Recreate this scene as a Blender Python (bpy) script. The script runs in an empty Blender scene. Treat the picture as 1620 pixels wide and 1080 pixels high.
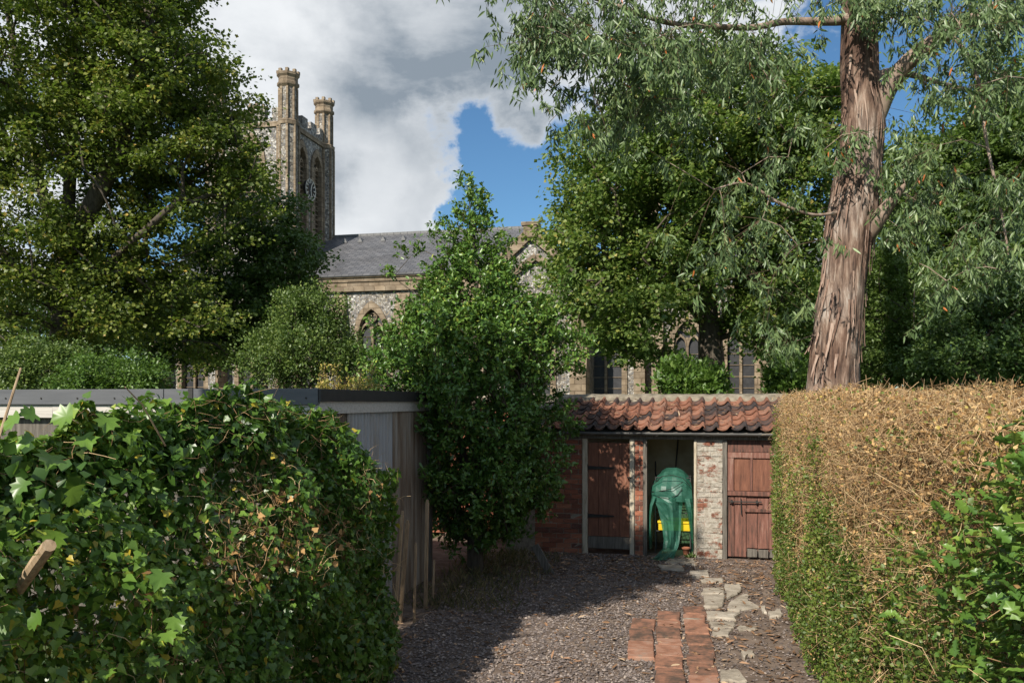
import bpy, math, random
import numpy as np
from mathutils import Vector, Matrix, noise as mnoise

R = math.radians
rng = np.random.default_rng(7)
random.seed(7)
SC = bpy.context.scene
COL = SC.collection

# ------------------------------------------------------------------ camera
F, CX, YH, EYE = 1300.0, 810.0, 635.0, 2.3       # focal length and horizon in photo pixels, eye height in metres
cam = bpy.data.cameras.new('camera')
cam.sensor_width = 36.0
cam.lens = F / 1620 * 36
cam.shift_y = (YH - 540) / 1620
cam.clip_start = 0.1
cam.clip_end = 2000
camo = bpy.data.objects.new('camera', cam)
camo.location = (0, 0, EYE)
camo.rotation_euler = (R(90), 0, 0)
COL.objects.link(camo)
SC.camera = camo

# ------------------------------------------------------------------ sun, sky, exposure
SUN_EL, SUN_AZ = 38.5, 31.0                      # sun stands behind the camera, 31 degrees to its left
sd = Vector((math.sin(R(SUN_AZ)) * math.cos(R(SUN_EL)), math.cos(R(SUN_AZ)) * math.cos(R(SUN_EL)), -math.sin(R(SUN_EL))))
sun = bpy.data.lights.new('sun', 'SUN')
sun.energy = 5.0
sun.angle = R(0.55)
sun.color = (1.0, 0.93, 0.82)
suno = bpy.data.objects.new('sun', sun)
suno.rotation_euler = sd.to_track_quat('-Z', 'Y').to_euler()
suno.location = (-10, -10, 20)
COL.objects.link(suno)

SC.view_settings.view_transform = 'Standard'
SC.view_settings.look = 'None'
SC.view_settings.exposure = 0.45
SC.view_settings.gamma = 1.0
SC.view_settings.use_curve_mapping = False


def pdir(px, py):
    return Vector(((px - CX) / F, 1.0, (YH - py) / F)).normalized()


def build_world():
    w = bpy.data.worlds.new('World')
    SC.world = w
    w.use_nodes = True
    nt = w.node_tree
    N, L = nt.nodes, nt.links
    for n in list(N):
        N.remove(n)
    out = N.new('ShaderNodeOutputWorld')
    bg = N.new('ShaderNodeBackground')
    sky = N.new('ShaderNodeTexSky')
    sky.sky_type = 'NISHITA'
    sky.sun_disc = False
    sky.sun_elevation = R(SUN_EL)
    sky.sun_rotation = R(180 + SUN_AZ)
    sky.air_density = 1.0
    sky.dust_density = 0.25
    sky.ozone_density = 2.2
    tc = N.new('ShaderNodeTexCoord')
    d = tc.outputs['Generated']

    def math_(op, a, b=None, c=None):
        m = N.new('ShaderNodeMath')
        m.operation = op
        for i, v in enumerate((a, b, c)):
            if v is None:
                continue
            if isinstance(v, (int, float)):
                m.inputs[i].default_value = v
            else:
                L.new(v, m.inputs[i])
        return m.outputs[0]

    def mapr(v, a, b, c=0.0, e=1.0):
        m = N.new('ShaderNodeMapRange')
        m.interpolation_type = 'SMOOTHSTEP'
        L.new(v, m.inputs[0])
        for i, q in enumerate((a, b, c, e)):
            m.inputs[i + 1].default_value = q
        return m.outputs[0]

    def noise(scale, detail, rough, vec, stretch=(1, 1, 1), off=(0, 0, 0), dist=0.0):
        mp = N.new('ShaderNodeMapping')
        mp.inputs['Scale'].default_value = stretch
        mp.inputs['Location'].default_value = off
        L.new(vec, mp.inputs['Vector'])
        n = N.new('ShaderNodeTexNoise')
        n.inputs['Scale'].default_value = scale
        n.inputs['Detail'].default_value = detail
        n.inputs['Roughness'].default_value = rough
        n.inputs['Distortion'].default_value = dist
        L.new(mp.outputs[0], n.inputs['Vector'])
        return n.outputs['Fac']

    # ragged cloud edges: the direction is warped before the cloud masses are laid out
    wn = N.new('ShaderNodeTexNoise')
    wn.inputs['Scale'].default_value = 6.5
    wn.inputs['Detail'].default_value = 7
    wn.inputs['Roughness'].default_value = 0.58
    L.new(d, wn.inputs['Vector'])
    ws = N.new('ShaderNodeVectorMath')
    ws.operation = 'SUBTRACT'
    L.new(wn.outputs['Color'], ws.inputs[0])
    ws.inputs[1].default_value = (.5, .5, .5)
    wm = N.new('ShaderNodeVectorMath')
    wm.operation = 'MULTIPLY'
    L.new(ws.outputs[0], wm.inputs[0])
    wm.inputs[1].default_value = (.30, .30, .16)
    wa = N.new('ShaderNodeVectorMath')
    wa.operation = 'ADD'
    L.new(d, wa.inputs[0])
    L.new(wm.outputs[0], wa.inputs[1])
    wd = N.new('ShaderNodeVectorMath')
    wd.operation = 'NORMALIZE'
    L.new(wa.outputs[0], wd.inputs[0])

    def blob(px, py, r_deg):
        vm = N.new('ShaderNodeVectorMath')
        vm.operation = 'DOT_PRODUCT'
        L.new(wd.outputs[0], vm.inputs[0])
        vm.inputs[1].default_value = pdir(px, py)
        return mapr(vm.outputs['Value'], math.cos(R(r_deg)), 1.0)

    # billows: large shapes broken up by finer puffs
    n1 = noise(3.4, 9, 0.60, d, (1, 1, 1.7), (3.1, 0.4, 1.3), 0.15)
    n3 = noise(13.0, 8, 0.62, d, (1, 1, 1.5), (1.7, 5.2, 0.4), 0.2)
    dens = math_('ADD', math_('MULTIPLY', n1, 0.66), math_('MULTIPLY', n3, 0.42))
    for px, py, r_, wgt in ((470, 40, 20, 0.13), (700, 90, 17, 0.13), (590, 285, 8.0, 0.13), (860, 60, 14, 0.08),
                            (560, 365, 6, 0.06), (640, 232, 3.5, -.10), (700, 330, 3.0, -.12), (690, 360, 5, 0.05), (1170, 110, 9, 0.05), (40, 250, 16, 0.05),
                            (805, 285, 9.5, -0.23), (890, 290, 8, -0.10), (1560, 180, 10, -0.14),
                            (260, 330, 9, -0.16), (1290, 25, 3.5, -0.06), (715, 252, 4.5, -0.12), (830, 300, 7, -.12), (770, 165, 5, .08), (850, 170, 5, .06), (820, 350, 5, -.10), (1330, 300, 12, -.05)):
        dens = math_('ADD', dens, math_('MULTIPLY', blob(px, py, r_), wgt))
    mask = mapr(dens, 0.49, 0.625)
    thick = mapr(dens, 0.56, 0.86)
    n2 = noise(4.5, 7, 0.55, d, (1, 1, 2.4), (7.0, 2.0, 0.2), 0.2)
    # the flat bases of the cumulus are in their own shade
    shade = math_('MULTIPLY', math_('POWER', thick, .7), mapr(math_('ADD', math_('MULTIPLY', n2, .8), math_('MULTIPLY', n3, .22)), 0.36, 0.66))
    # the lower cumulus stands in full sun, the high deck behind it is in shade
    shade = math_('MULTIPLY', shade, math_('SUBTRACT', 1.0, math_('MULTIPLY', blob(610, 290, 6.0), .75)))
    shade = math_('MULTIPLY', shade, math_('SUBTRACT', 1.0, math_('MULTIPLY', blob(400, 20, 11.0), .45)))
    shade = math_('MINIMUM', 1.0, math_('ADD', math_('MULTIPLY', shade, .8), math_('MULTIPLY', math_('MULTIPLY', blob(740, 110, 12.0), mapr(n1, .3, .62)), math_('MULTIPLY', mask, .62))))
    mixc = N.new('ShaderNodeMix')
    mixc.data_type = 'RGBA'
    mixc.inputs['A'].default_value = (0.66, 0.68, 0.70, 1)
    mixc.inputs['B'].default_value = (0.20, 0.24, 0.285, 1)
    L.new(shade, mixc.inputs['Factor'])
    sk = N.new('ShaderNodeMix')
    sk.data_type = 'RGBA'
    sk.blend_type = 'MULTIPLY'
    sk.inputs['Factor'].default_value = 1.0
    L.new(sky.outputs[0], sk.inputs['A'])
    s_ = 0.070
    sk.inputs['B'].default_value = (s_ * 0.72, s_ * 1.02, s_ * 1.18, 1)
    fin = N.new('ShaderNodeMix')
    fin.data_type = 'RGBA'
    L.new(mask, fin.inputs['Factor'])
    L.new(sk.outputs['Result'], fin.inputs['A'])
    L.new(mixc.outputs['Result'], fin.inputs['B'])
    L.new(fin.outputs['Result'], bg.inputs['Color'])
    bg.inputs['Strength'].default_value = 1.0
    L.new(bg.outputs[0], out.inputs['Surface'])


build_world()

# ------------------------------------------------------------------ frames
A = R(13.0)                                      # church, outhouse, hedges and shed share one grid, turned 13 degrees
CA, SA = math.cos(A), math.sin(A)


def G(u, v, z=0.0):
    return Vector((u * CA + v * SA, -u * SA + v * CA, z))


def u_at(px, v):
    k = (px - CX) / F
    return v * (k * CA - SA) / (CA + k * SA)


def z_at(px, py, v):
    Y = -u_at(px, v) * SA + v * CA
    return EYE + (YH - py) / F * Y


def at(px, py, Y):
    return Vector(((px - CX) / F * Y, Y, EYE + (YH - py) / F * Y))


def ground(px, py):
    Y = EYE * F / (py - YH)
    return Vector(((px - CX) / F * Y, Y, 0))


# ------------------------------------------------------------------ materials
MATS = {}


def new_mat(name):
    m = bpy.data.materials.new(name)
    m.use_nodes = True
    nt = m.node_tree
    b = nt.nodes['Principled BSDF']
    MATS[name] = m
    return m, nt, b


def ramp_node(nt, stops, fac):
    r = nt.nodes.new('ShaderNodeValToRGB')
    e = r.color_ramp.elements
    while len(e) < len(stops):
        e.new(0.5)
    for i, (p, c) in enumerate(stops):
        e[i].position = p
        e[i].color = (c[0], c[1], c[2], 1)
    nt.links.new(fac, r.inputs[0])
    return r.outputs[0]


def tex_noise(nt, scale, detail=5, rough=0.6, stretch=(1, 1, 1), vec=None, dist=0.0):
    mp = nt.nodes.new('ShaderNodeMapping')
    mp.inputs['Scale'].default_value = stretch
    if vec is None:
        vec = nt.nodes.new('ShaderNodeTexCoord').outputs['Object']
    nt.links.new(vec, mp.inputs['Vector'])
    n = nt.nodes.new('ShaderNodeTexNoise')
    n.inputs['Scale'].default_value = scale
    n.inputs['Detail'].default_value = detail
    n.inputs['Roughness'].default_value = rough
    n.inputs['Distortion'].default_value = dist
    nt.links.new(mp.outputs[0], n.inputs['Vector'])
    return n.outputs['Fac']


def mix_rgb(nt, fac, a, b, blend='MIX'):
    m = nt.nodes.new('ShaderNodeMix')
    m.data_type = 'RGBA'
    m.blend_type = blend
    for key, v in (('Factor', fac), ('A', a), ('B', b)):
        if isinstance(v, (int, float)):
            m.inputs[key].default_value = v
        elif isinstance(v, tuple):
            m.inputs[key].default_value = (v[0], v[1], v[2], 1)
        else:
            nt.links.new(v, m.inputs[key])
    return m.outputs['Result']


def bump(nt, b, h, dist, strength=0.6):
    bp = nt.nodes.new('ShaderNodeBump')
    bp.inputs['Strength'].default_value = strength
    bp.inputs['Distance'].default_value = dist
    nt.links.new(h, bp.inputs['Height'])
    nt.links.new(bp.outputs[0], b.inputs['Normal'])


def mat_noise(name, stops, scale=8.0, stretch=(1, 1, 1), rough=0.85, bmp=0.004, detail=6, rnd=0.0, spec=0.3, metal=0.0, dist=0.0, objoff=True):
    """noise through a colour ramp; rnd shifts every object by its own random value"""
    m, nt, b = new_mat(name)
    tc = nt.nodes.new('ShaderNodeTexCoord').outputs['Object']
    oi = nt.nodes.new('ShaderNodeObjectInfo')
    if objoff:
        add = nt.nodes.new('ShaderNodeVectorMath')
        add.operation = 'ADD'
        sc = nt.nodes.new('ShaderNodeVectorMath')
        sc.operation = 'SCALE'
        sc.inputs[0].default_value = (13.7, 29.1, 7.3)
        nt.links.new(oi.outputs['Random'], sc.inputs['Scale'])
        nt.links.new(tc, add.inputs[0])
        nt.links.new(sc.outputs[0], add.inputs[1])
        vec = add.outputs[0]
    else:
        vec = tc
    n = tex_noise(nt, scale, detail, 0.62, stretch, vec, dist)
    fac = n
    if rnd:
        mm = nt.nodes.new('ShaderNodeMath')
        mm.operation = 'MULTIPLY_ADD'
        nt.links.new(oi.outputs['Random'], mm.inputs[0])
        mm.inputs[1].default_value = rnd
        ad = nt.nodes.new('ShaderNodeMath')
        ad.operation = 'SUBTRACT'
        nt.links.new(n, ad.inputs[0])
        ad.inputs[1].default_value = rnd / 2
        nt.links.new(ad.outputs[0], mm.inputs[2])
        fac = mm.outputs[0]
    nt.links.new(ramp_node(nt, stops, fac), b.inputs['Base Color'])
    b.inputs['Roughness'].default_value = rough
    b.inputs['Specular IOR Level'].default_value = spec
    b.inputs['Metallic'].default_value = metal
    if bmp:
        bump(nt, b, n, bmp)
    return m


def mat_leaf(name, stops, rough=0.45, trans=0.3, spec=0.5, tcol=(0.18, 0.32, 0.03)):
    """leaf colour from each leaf's own random value; part of the light passes through"""
    m, nt, b = new_mat(name)
    at_ = nt.nodes.new('ShaderNodeAttribute')
    at_.attribute_name = 'lv'
    c = ramp_node(nt, stops, at_.outputs['Fac'])
    nt.links.new(c, b.inputs['Base Color'])
    b.inputs['Roughness'].default_value = rough
    b.inputs['Specular IOR Level'].default_value = spec
    tr = nt.nodes.new('ShaderNodeBsdfTranslucent')
    nt.links.new(mix_rgb(nt, 0.5, c, tcol), tr.inputs['Color'])
    ms = nt.nodes.new('ShaderNodeMixShader')
    ms.inputs[0].default_value = trans
    nt.links.new(b.outputs[0], ms.inputs[1])
    nt.links.new(tr.outputs[0], ms.inputs[2])
    out = [n for n in nt.nodes if n.type == 'OUTPUT_MATERIAL'][0]
    nt.links.new(ms.outputs[0], out.inputs['Surface'])
    return m


def mat_flint():
    m, nt, b = new_mat('flint')
    tc = nt.nodes.new('ShaderNodeTexCoord').outputs['Object']
    v = nt.nodes.new('ShaderNodeTexVoronoi')
    v.inputs['Scale'].default_value = 8.5
    nt.links.new(tc, v.inputs['Vector'])
    sep = nt.nodes.new('ShaderNodeSeparateColor')
    nt.links.new(v.outputs['Color'], sep.inputs[0])
    c = ramp_node(nt, [(0.0, (.07, .07, .075)), (.3, (.13, .13, .135)), (.55, (.24, .235, .23)), (.8, (.38, .37, .35)), (1, (.56, .55, .52))], sep.outputs[0])
    e = nt.nodes.new('ShaderNodeTexVoronoi')
    e.feature = 'DISTANCE_TO_EDGE'
    e.inputs['Scale'].default_value = 8.5
    nt.links.new(tc, e.inputs['Vector'])
    mr = nt.nodes.new('ShaderNodeMapRange')
    nt.links.new(e.outputs['Distance'], mr.inputs[0])
    mr.inputs[1].default_value = 0.02
    mr.inputs[2].default_value = 0.09
    big = tex_noise(nt, 0.5, 4, .6, vec=tc)
    c2 = mix_rgb(nt, mr.outputs[0], (.30, .25, .18), c)
    st = ramp_node(nt, [(.35, (.72, .68, .60)), (.62, (1, 1, 1))], big)
    nt.links.new(mix_rgb(nt, 1.0, c2, st, 'MULTIPLY'), b.inputs['Base Color'])
    b.inputs['Roughness'].default_value = 0.6
    bump(nt, b, mr.outputs[0], 0.03, 0.7)
    return m


def mat_slate():
    m, nt, b = new_mat('slate')
    tc = nt.nodes.new('ShaderNodeTexCoord').outputs['UV']
    br = nt.nodes.new('ShaderNodeTexBrick')
    br.inputs['Scale'].default_value = 1.0
    br.inputs['Brick Width'].default_value = 0.42
    br.inputs['Row Height'].default_value = 0.27
    br.inputs['Mortar Size'].default_value = 0.018
    br.inputs['Color1'].default_value = (.075, .077, .085, 1)
    br.inputs['Color2'].default_value = (.125, .125, .132, 1)
    br.inputs['Mortar'].default_value = (.03, .031, .035, 1)
    nt.links.new(tc, br.inputs['Vector'])
    n = tex_noise(nt, 0.7, 6, .65)
    st = ramp_node(nt, [(.3, (.75, .72, .68)), (.7, (1.15, 1.15, 1.15))], n)
    nt.links.new(mix_rgb(nt, 1.0, br.outputs['Color'], st, 'MULTIPLY'), b.inputs['Base Color'])
    b.inputs['Roughness'].default_value = 0.55
    bump(nt, b, br.outputs['Fac'], -0.02, 0.5)
    return m


def make_materials():
    mat_flint()
    mat_slate()
    mn = mat_noise
    mn('dressed_stone', [(.3, (.15, .115, .075)), (.5, (.235, .185, .13)), (.7, (.32, .265, .195))], 2.2, (1, 1, 1), .85, .006)
    mn('dark_glass', [(.35, (.010, .010, .012)), (.7, (.03, .031, .035))], 5, rough=.5, bmp=0.004, spec=.6)
    mn('lead', [(.3, (.12, .12, .12)), (.7, (.2, .2, .2))], 6, rough=.6)
    mn('clock_black', [(.3, (.02, .02, .022)), (.7, (.04, .04, .042))], 6, rough=.6)
    mn('clock_white', [(.3, (.5, .47, .4)), (.7, (.65, .62, .55))], 6, rough=.6)
    mn('brick', [(.10, (.05, .032, .028)), (.32, (.16, .065, .045)), (.55, (.27, .095, .055)), (.85, (.36, .16, .095))], 9, rough=.9, bmp=.006, rnd=.55)
    mn('whitewashed_brick', [(.24, (.19, .075, .048)), (.36, (.26, .15, .105)), (.42, (.36, .30, .24)), (.58, (.46, .42, .35)), (.8, (.55, .51, .44))], 17, rough=.95, bmp=.014, rnd=.34)
    mn('mortar', [(.3, (.16, .135, .105)), (.7, (.33, .29, .235))], 22, rough=.95, bmp=.01)
    mn('pale_mortar', [(.3, (.26, .23, .19)), (.7, (.48, .45, .38))], 18, rough=.95, bmp=.01)
    mn('plaster', [(.3, (.30, .25, .16)), (.55, (.42, .36, .25)), (.75, (.50, .44, .33))], 3.5, rough=.95, bmp=.006)
    mn('pantile', [(.14, (.040, .034, .034)), (.34, (.085, .055, .046)), (.46, (.15, .073, .05)), (.62, (.245, .105, .064)), (.8, (.29, .145, .095)), (.92, (.19, .12, .09))], 14, rough=.93, bmp=.008, rnd=.66)
    mn('coping_mortar', [(.3, (.10, .085, .06)), (.55, (.22, .19, .145)), (.75, (.33, .29, .22))], 7, rough=.97, bmp=.02)
    mn('door_paint', [(.25, (.07, .034, .024)), (.42, (.15, .064, .040)), (.60, (.20, .086, .052)), (.74, (.26, .135, .088)), (.82, (.34, .26, .19))], 6, (5, 5, .7), rough=.8, bmp=.005, rnd=.1)
    mn('door_paint_worn', [(.26, (.045, .03, .025)), (.38, (.11, .056, .042)), (.55, (.19, .085, .062)), (.70, (.25, .14, .108)), (.80, (.35, .28, .225))], 8, (4, 4, .45), rough=.85, bmp=.008, rnd=.2)
    mn('grey_wood', [(.3, (.06, .052, .043)), (.55, (.14, .125, .105)), (.8, (.24, .215, .18))], 5, (9, 9, .7), rough=.9, bmp=.006)
    mn('cream_paint', [(.28, (.19, .15, .10)), (.42, (.40, .34, .25)), (.65, (.52, .46, .36))], 6, (4, 4, .8), rough=.8, bmp=.004)
    mn('black_iron', [(.3, (.012, .012, .012)), (.7, (.035, .03, .026))], 14, rough=.55, bmp=.003)
    mn('gutter_metal', [(.3, (.06, .06, .058)), (.7, (.14, .135, .125))], 6, (.4, 3, 3), rough=.6, bmp=.003)
    mn('soil', [(.3, (.075, .054, .041)), (.5, (.14, .103, .079)), (.72, (.22, .17, .132))], 6, rough=.95, bmp=.03, detail=10)
    mn('gravel', [(.1, (.022, .019, .018)), (.5, (.062, .053, .050)), (.85, (.125, .108, .10))], 9, rough=.85, bmp=0)
    mn('path_brick', [(.27, (.085, .058, .043)), (.40, (.17, .092, .062)), (.55, (.28, .135, .085)), (.70, (.32, .185, .13)), (.82, (.24, .185, .145))], 9, rough=.9, bmp=.006, rnd=.28)
    mn('path_stone', [(.25, (.15, .125, .095)), (.5, (.30, .26, .205)), (.75, (.44, .39, .32))], 7, rough=.9, bmp=.012, rnd=.2)
    mn('grass_soil', [(.3, (.03, .045, .014)), (.6, (.06, .085, .025))], 2, rough=.95, bmp=.03)
    mn('corrugated_iron', [(.25, (.15, .105, .07)), (.42, (.25, .205, .155)), (.55, (.30, .275, .24)), (.75, (.36, .37, .38))], 2.6, (3, 3, .3), rough=.6, bmp=.002, spec=.35, metal=.1, rnd=.4)
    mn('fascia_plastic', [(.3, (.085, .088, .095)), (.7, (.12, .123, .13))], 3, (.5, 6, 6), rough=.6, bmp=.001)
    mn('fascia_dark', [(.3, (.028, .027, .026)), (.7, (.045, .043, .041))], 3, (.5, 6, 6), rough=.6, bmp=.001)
    mn('pale_board', [(.25, (.30, .27, .235)), (.5, (.46, .43, .385)), (.8, (.56, .53, .48))], 4, (.5, 9, 9), rough=.85, bmp=.004)
    mn('roof_felt', [(.3, (.05, .05, .05)), (.7, (.09, .088, .085))], 20, rough=.95, bmp=.004)
    mn('stake_wood', [(.3, (.20, .135, .08)), (.55, (.36, .26, .16)), (.8, (.48, .37, .25))], 8, (6, 6, .8), rough=.85, bmp=.004, rnd=.2)
    mn('bark', [(.3, (.045, .036, .027)), (.55, (.10, .082, .062)), (.8, (.17, .145, .115))], 5, (3, 3, .7), rough=.95, bmp=.03)
    mn('twig', [(.3, (.07, .045, .028)), (.7, (.16, .11, .07))], 9, rough=.9, bmp=0)
    mn('eucalyptus_limb', [(.3, (.13, .09, .065)), (.5, (.26, .19, .145)), (.75, (.40, .32, .255))], 3, (2, 2, .9), rough=.75, bmp=.01)
    mn('yellow_plastic', [(.3, (.55, .36, .01)), (.7, (.72, .50, .02))], 4, rough=.45, bmp=0)
    mn('terracotta', [(.3, (.20, .075, .04)), (.7, (.30, .12, .065))], 6, rough=.9)
    mn('rack_metal', [(.3, (.05, .05, .05)), (.7, (.12, .12, .115))], 8, rough=.5, metal=.6)
    # coursed joints in the dressed stone
    m = MATS['dressed_stone']
    nt = m.node_tree
    b = nt.nodes['Principled BSDF']
    old = b.inputs['Base Color'].links[0].from_socket
    sp = nt.nodes.new('ShaderNodeSeparateXYZ')
    nt.links.new(nt.nodes.new('ShaderNodeTexCoord').outputs['Object'], sp.inputs[0])
    ad = nt.nodes.new('ShaderNodeMath')
    nt.links.new(sp.outputs[0], ad.inputs[0])
    nt.links.new(sp.outputs[1], ad.inputs[1])
    cb = nt.nodes.new('ShaderNodeCombineXYZ')
    nt.links.new(ad.outputs[0], cb.inputs[0])
    nt.links.new(sp.outputs[2], cb.inputs[1])
    br = nt.nodes.new('ShaderNodeTexBrick')
    br.inputs['Scale'].default_value = 1.0
    br.inputs['Brick Width'].default_value = .62
    br.inputs['Row Height'].default_value = .31
    br.inputs['Mortar Size'].default_value = .022
    br.inputs['Mortar Smooth'].default_value = .3
    br.inputs['Color1'].default_value = (.72, .70, .68, 1)
    br.inputs['Color2'].default_value = (1.15, 1.12, 1.08, 1)
    br.inputs['Mortar'].default_value = (.5, .47, .44, 1)
    nt.links.new(cb.outputs[0], br.inputs['Vector'])
    nt.links.new(mix_rgb(nt, 1.0, old, br.outputs['Color'], 'MULTIPLY'), b.inputs['Base Color'])
    # whitewash flaking off in patches that run on from brick to brick
    for nm, lo in (('whitewashed_brick', 0.0), ('pale_mortar', .06)):
        m = MATS[nm]
        nt = m.node_tree
        b = nt.nodes['Principled BSDF']
        pos = nt.nodes.new('ShaderNodeNewGeometry').outputs['Position']
        n1 = tex_noise(nt, 5.0, 7, .68, (1, 1, 1.4), pos)
        n2 = tex_noise(nt, 26.0, 5, .6, (1, 1, 1), pos)
        fl = ramp_node(nt, [(.42 - lo, (0, 0, 0)), (.50 - lo, (1, 1, 1))], n1)
        wash = ramp_node(nt, [(.3, (.25, .215, .165)), (.5, (.36, .325, .27)), (.7, (.46, .425, .365))], n2)
        under = ramp_node(nt, [(.3, (.12, .055, .038)), (.6, (.25, .10, .062))], n2) if lo == 0 else ramp_node(nt, [(.3, (.20, .165, .125)), (.6, (.32, .28, .22))], n2)
        nt.links.new(mix_rgb(nt, fl, under, wash), b.inputs['Base Color'])
    # eucalyptus bark: long hanging strips over smooth pale wood
    m, nt, b = new_mat('eucalyptus_bark')
    tc = nt.nodes.new('ShaderNodeTexCoord').outputs['Object']
    n1 = tex_noise(nt, 7.5, 9, .66, (2.0, 2.0, .26), tc, .5)
    n2 = tex_noise(nt, 1.1, 4, .55, (1.4, 1.4, .8), tc)
    c1 = ramp_node(nt, [(.34, (.032, .021, .016)), (.43, (.115, .074, .055)), (.53, (.21, .145, .110)), (.64, (.36, .29, .24))], n1)
    c2 = ramp_node(nt, [(.36, (.60, .46, .38)), (.47, (.92, .86, .80)), (.58, (1.2, 1.28, 1.32))], n2)
    nt.links.new(mix_rgb(nt, 1.0, c1, c2, 'MULTIPLY'), b.inputs['Base Color'])
    b.inputs['Roughness'].default_value = .8
    bump(nt, b, n1, .05, .9)
    mn('bark_strip', [(.3, (.12, .07, .05)), (.5, (.24, .155, .115)), (.7, (.38, .28, .22))], 5, (6, 6, .5), rough=.85, bmp=.01, rnd=.3)
    # leaves
    ml = mat_leaf
    ml('leaf_sycamore', [(0, (0.064, 0.099, 0.018)), (.45, (0.134, 0.176, 0.029)), (.8, (0.234, 0.248, 0.041)), (1, (0.454, 0.321, 0.060))], .5, .36)
    ml('leaf_maple', [(0, (0.067, 0.125, 0.028)), (.45, (0.140, 0.209, 0.043)), (.8, (0.244, 0.293, 0.065)), (1, (0.453, 0.375, 0.098))], .5, .4)
    ml('leaf_dark', [(0, (0.040, 0.081, 0.020)), (.5, (0.079, 0.140, 0.032)), (1, (0.164, 0.232, 0.050))], .5, .2)
    ml('leaf_bush', [(0, (0.054, 0.096, 0.020)), (.5, (0.109, 0.167, 0.036)), (1, (0.217, 0.271, 0.058))], .5, .25)
    ml('leaf_fresh', [(0, (.06, .105, .022)), (.5, (.11, .17, .036)), (1, (.19, .25, .06))], .5, .35)
    ml('leaf_bright', [(0, (.05, .10, .016)), (.5, (.09, .17, .026)), (1, (.16, .24, .05))], .45, .3)
    ml('leaf_holly', [(0, (0.039, 0.093, 0.019)), (.5, (0.083, 0.169, 0.029)), (.85, (0.165, 0.270, 0.046)), (1, (0.356, 0.398, 0.073))], .36, .2, .5)
    ml('leaf_ivy', [(0, (0.027, 0.068, 0.014)), (.4, (0.061, 0.132, 0.022)), (.75, (0.144, 0.256, 0.037)), (.95, (0.264, 0.378, 0.053)), (1, (0.483, 0.378, 0.045))], .36, .3, .5)
    ml('leaf_privet', [(0, (0.039, 0.075, 0.016)), (.5, (0.097, 0.151, 0.026)), (.88, (0.211, 0.257, 0.046)), (1, (0.456, 0.329, 0.065))], .45, .3, .4)
    ml('leaf_dead', [(0, (0.130, 0.070, 0.030)), (.4, (0.290, 0.168, 0.065)), (.75, (0.478, 0.293, 0.124)), (1, (0.652, 0.461, 0.222))], .8, .2, .2, (.3, .2, .08))
    ml('twig_dead', [(0, (0.182, 0.108, 0.054)), (.5, (0.420, 0.270, 0.138)), (1, (0.657, 0.487, 0.274))], .85, .0, .2)
    ml('leaf_eucalyptus', [(0, (0.060, 0.101, 0.037)), (.45, (0.120, 0.184, 0.068)), (.85, (0.213, 0.289, 0.111)), (.965, (0.289, 0.333, 0.123)), (1, (0.512, 0.158, 0.043))], .42, .22, .5, (.12, .2, .06))
    ml('leaf_litter', [(0, (.07, .04, .022)), (.45, (.19, .11, .06)), (.8, (.33, .19, .11)), (1, (.46, .35, .23))], .85, .05, .2, (.3, .2, .1))
    ml('leaf_sedum', [(0, (.16, .17, .03)), (.5, (.36, .30, .05)), (1, (.48, .34, .09))], .6, .2)
    ml('grass_dry', [(0, (.05, .06, .02)), (.5, (.12, .10, .04)), (1, (.24, .18, .09))], .8, .2)
    # thin green plastic sheet
    m, nt, b = new_mat('green_plastic_sheet')
    n = tex_noise(nt, 7, 5, .6)
    nt.links.new(ramp_node(nt, [(.3, (.022, .105, .068)), (.7, (.06, .20, .145))], n), b.inputs['Base Color'])
    b.inputs['Roughness'].default_value = .42
    b.inputs['Specular IOR Level'].default_value = .5
    tr = nt.nodes.new('ShaderNodeBsdfTransparent')
    tr.inputs['Color'].default_value = (.25, .62, .45, 1)
    ms = nt.nodes.new('ShaderNodeMixShader')
    ms.inputs[0].default_value = .38
    nt.links.new(b.outputs[0], ms.inputs[1])
    nt.links.new(tr.outputs[0], ms.inputs[2])
    out = [q for q in nt.nodes if q.type == 'OUTPUT_MATERIAL'][0]
    nt.links.new(ms.outputs[0], out.inputs['Surface'])
    bump(nt, b, tex_noise(nt, 9, 2, .5), .004, .3)


make_materials()

# ------------------------------------------------------------------ object helpers


def tag(o, label=None, cat=None, group=None, kind=None):
    for k, v in (('label', label), ('category', cat), ('group', group), ('kind', kind)):
        if v:
            o[k] = v
    return o


def link(name, me, parent=None, mat=None, loc=None):
    o = bpy.data.objects.new(name, me)
    COL.objects.link(o)
    if mat:
        me.materials.append(MATS[mat])
    if parent is not None:
        o.parent = parent
    if loc is not None:
        o.location = loc
    return o


def thing(name, label, cat, loc=(0, 0, 0), rz=0.0, group=None):
    e = bpy.data.objects.new(name, None)
    e.empty_display_size = 0.2
    e.location = loc
    e.rotation_euler = (0, 0, rz)
    COL.objects.link(e)
    return tag(e, label, cat, group)


def gthing(name, label, cat, u, v, z=0.0, group=None):
    """a thing on the site grid; its parts are then given in grid coordinates minus (u, v, z)"""
    e = thing(name, label, cat, G(u, v, z), -A, group)
    e['_u'] = 0
    del e['_u']
    OFF[e.name] = (u, v, z)
    return e


OFF = {}


def copy_obj(o, parent=None, loc=None, rot=None, scale=None, name=None):
    c = o.copy()
    COL.objects.link(c)
    if name:
        c.name = name
    c.parent = parent
    if loc is not None:
        c.location = loc
    if rot is not None:
        c.rotation_euler = rot
    if scale is not None:
        c.scale = scale
    return c


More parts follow.
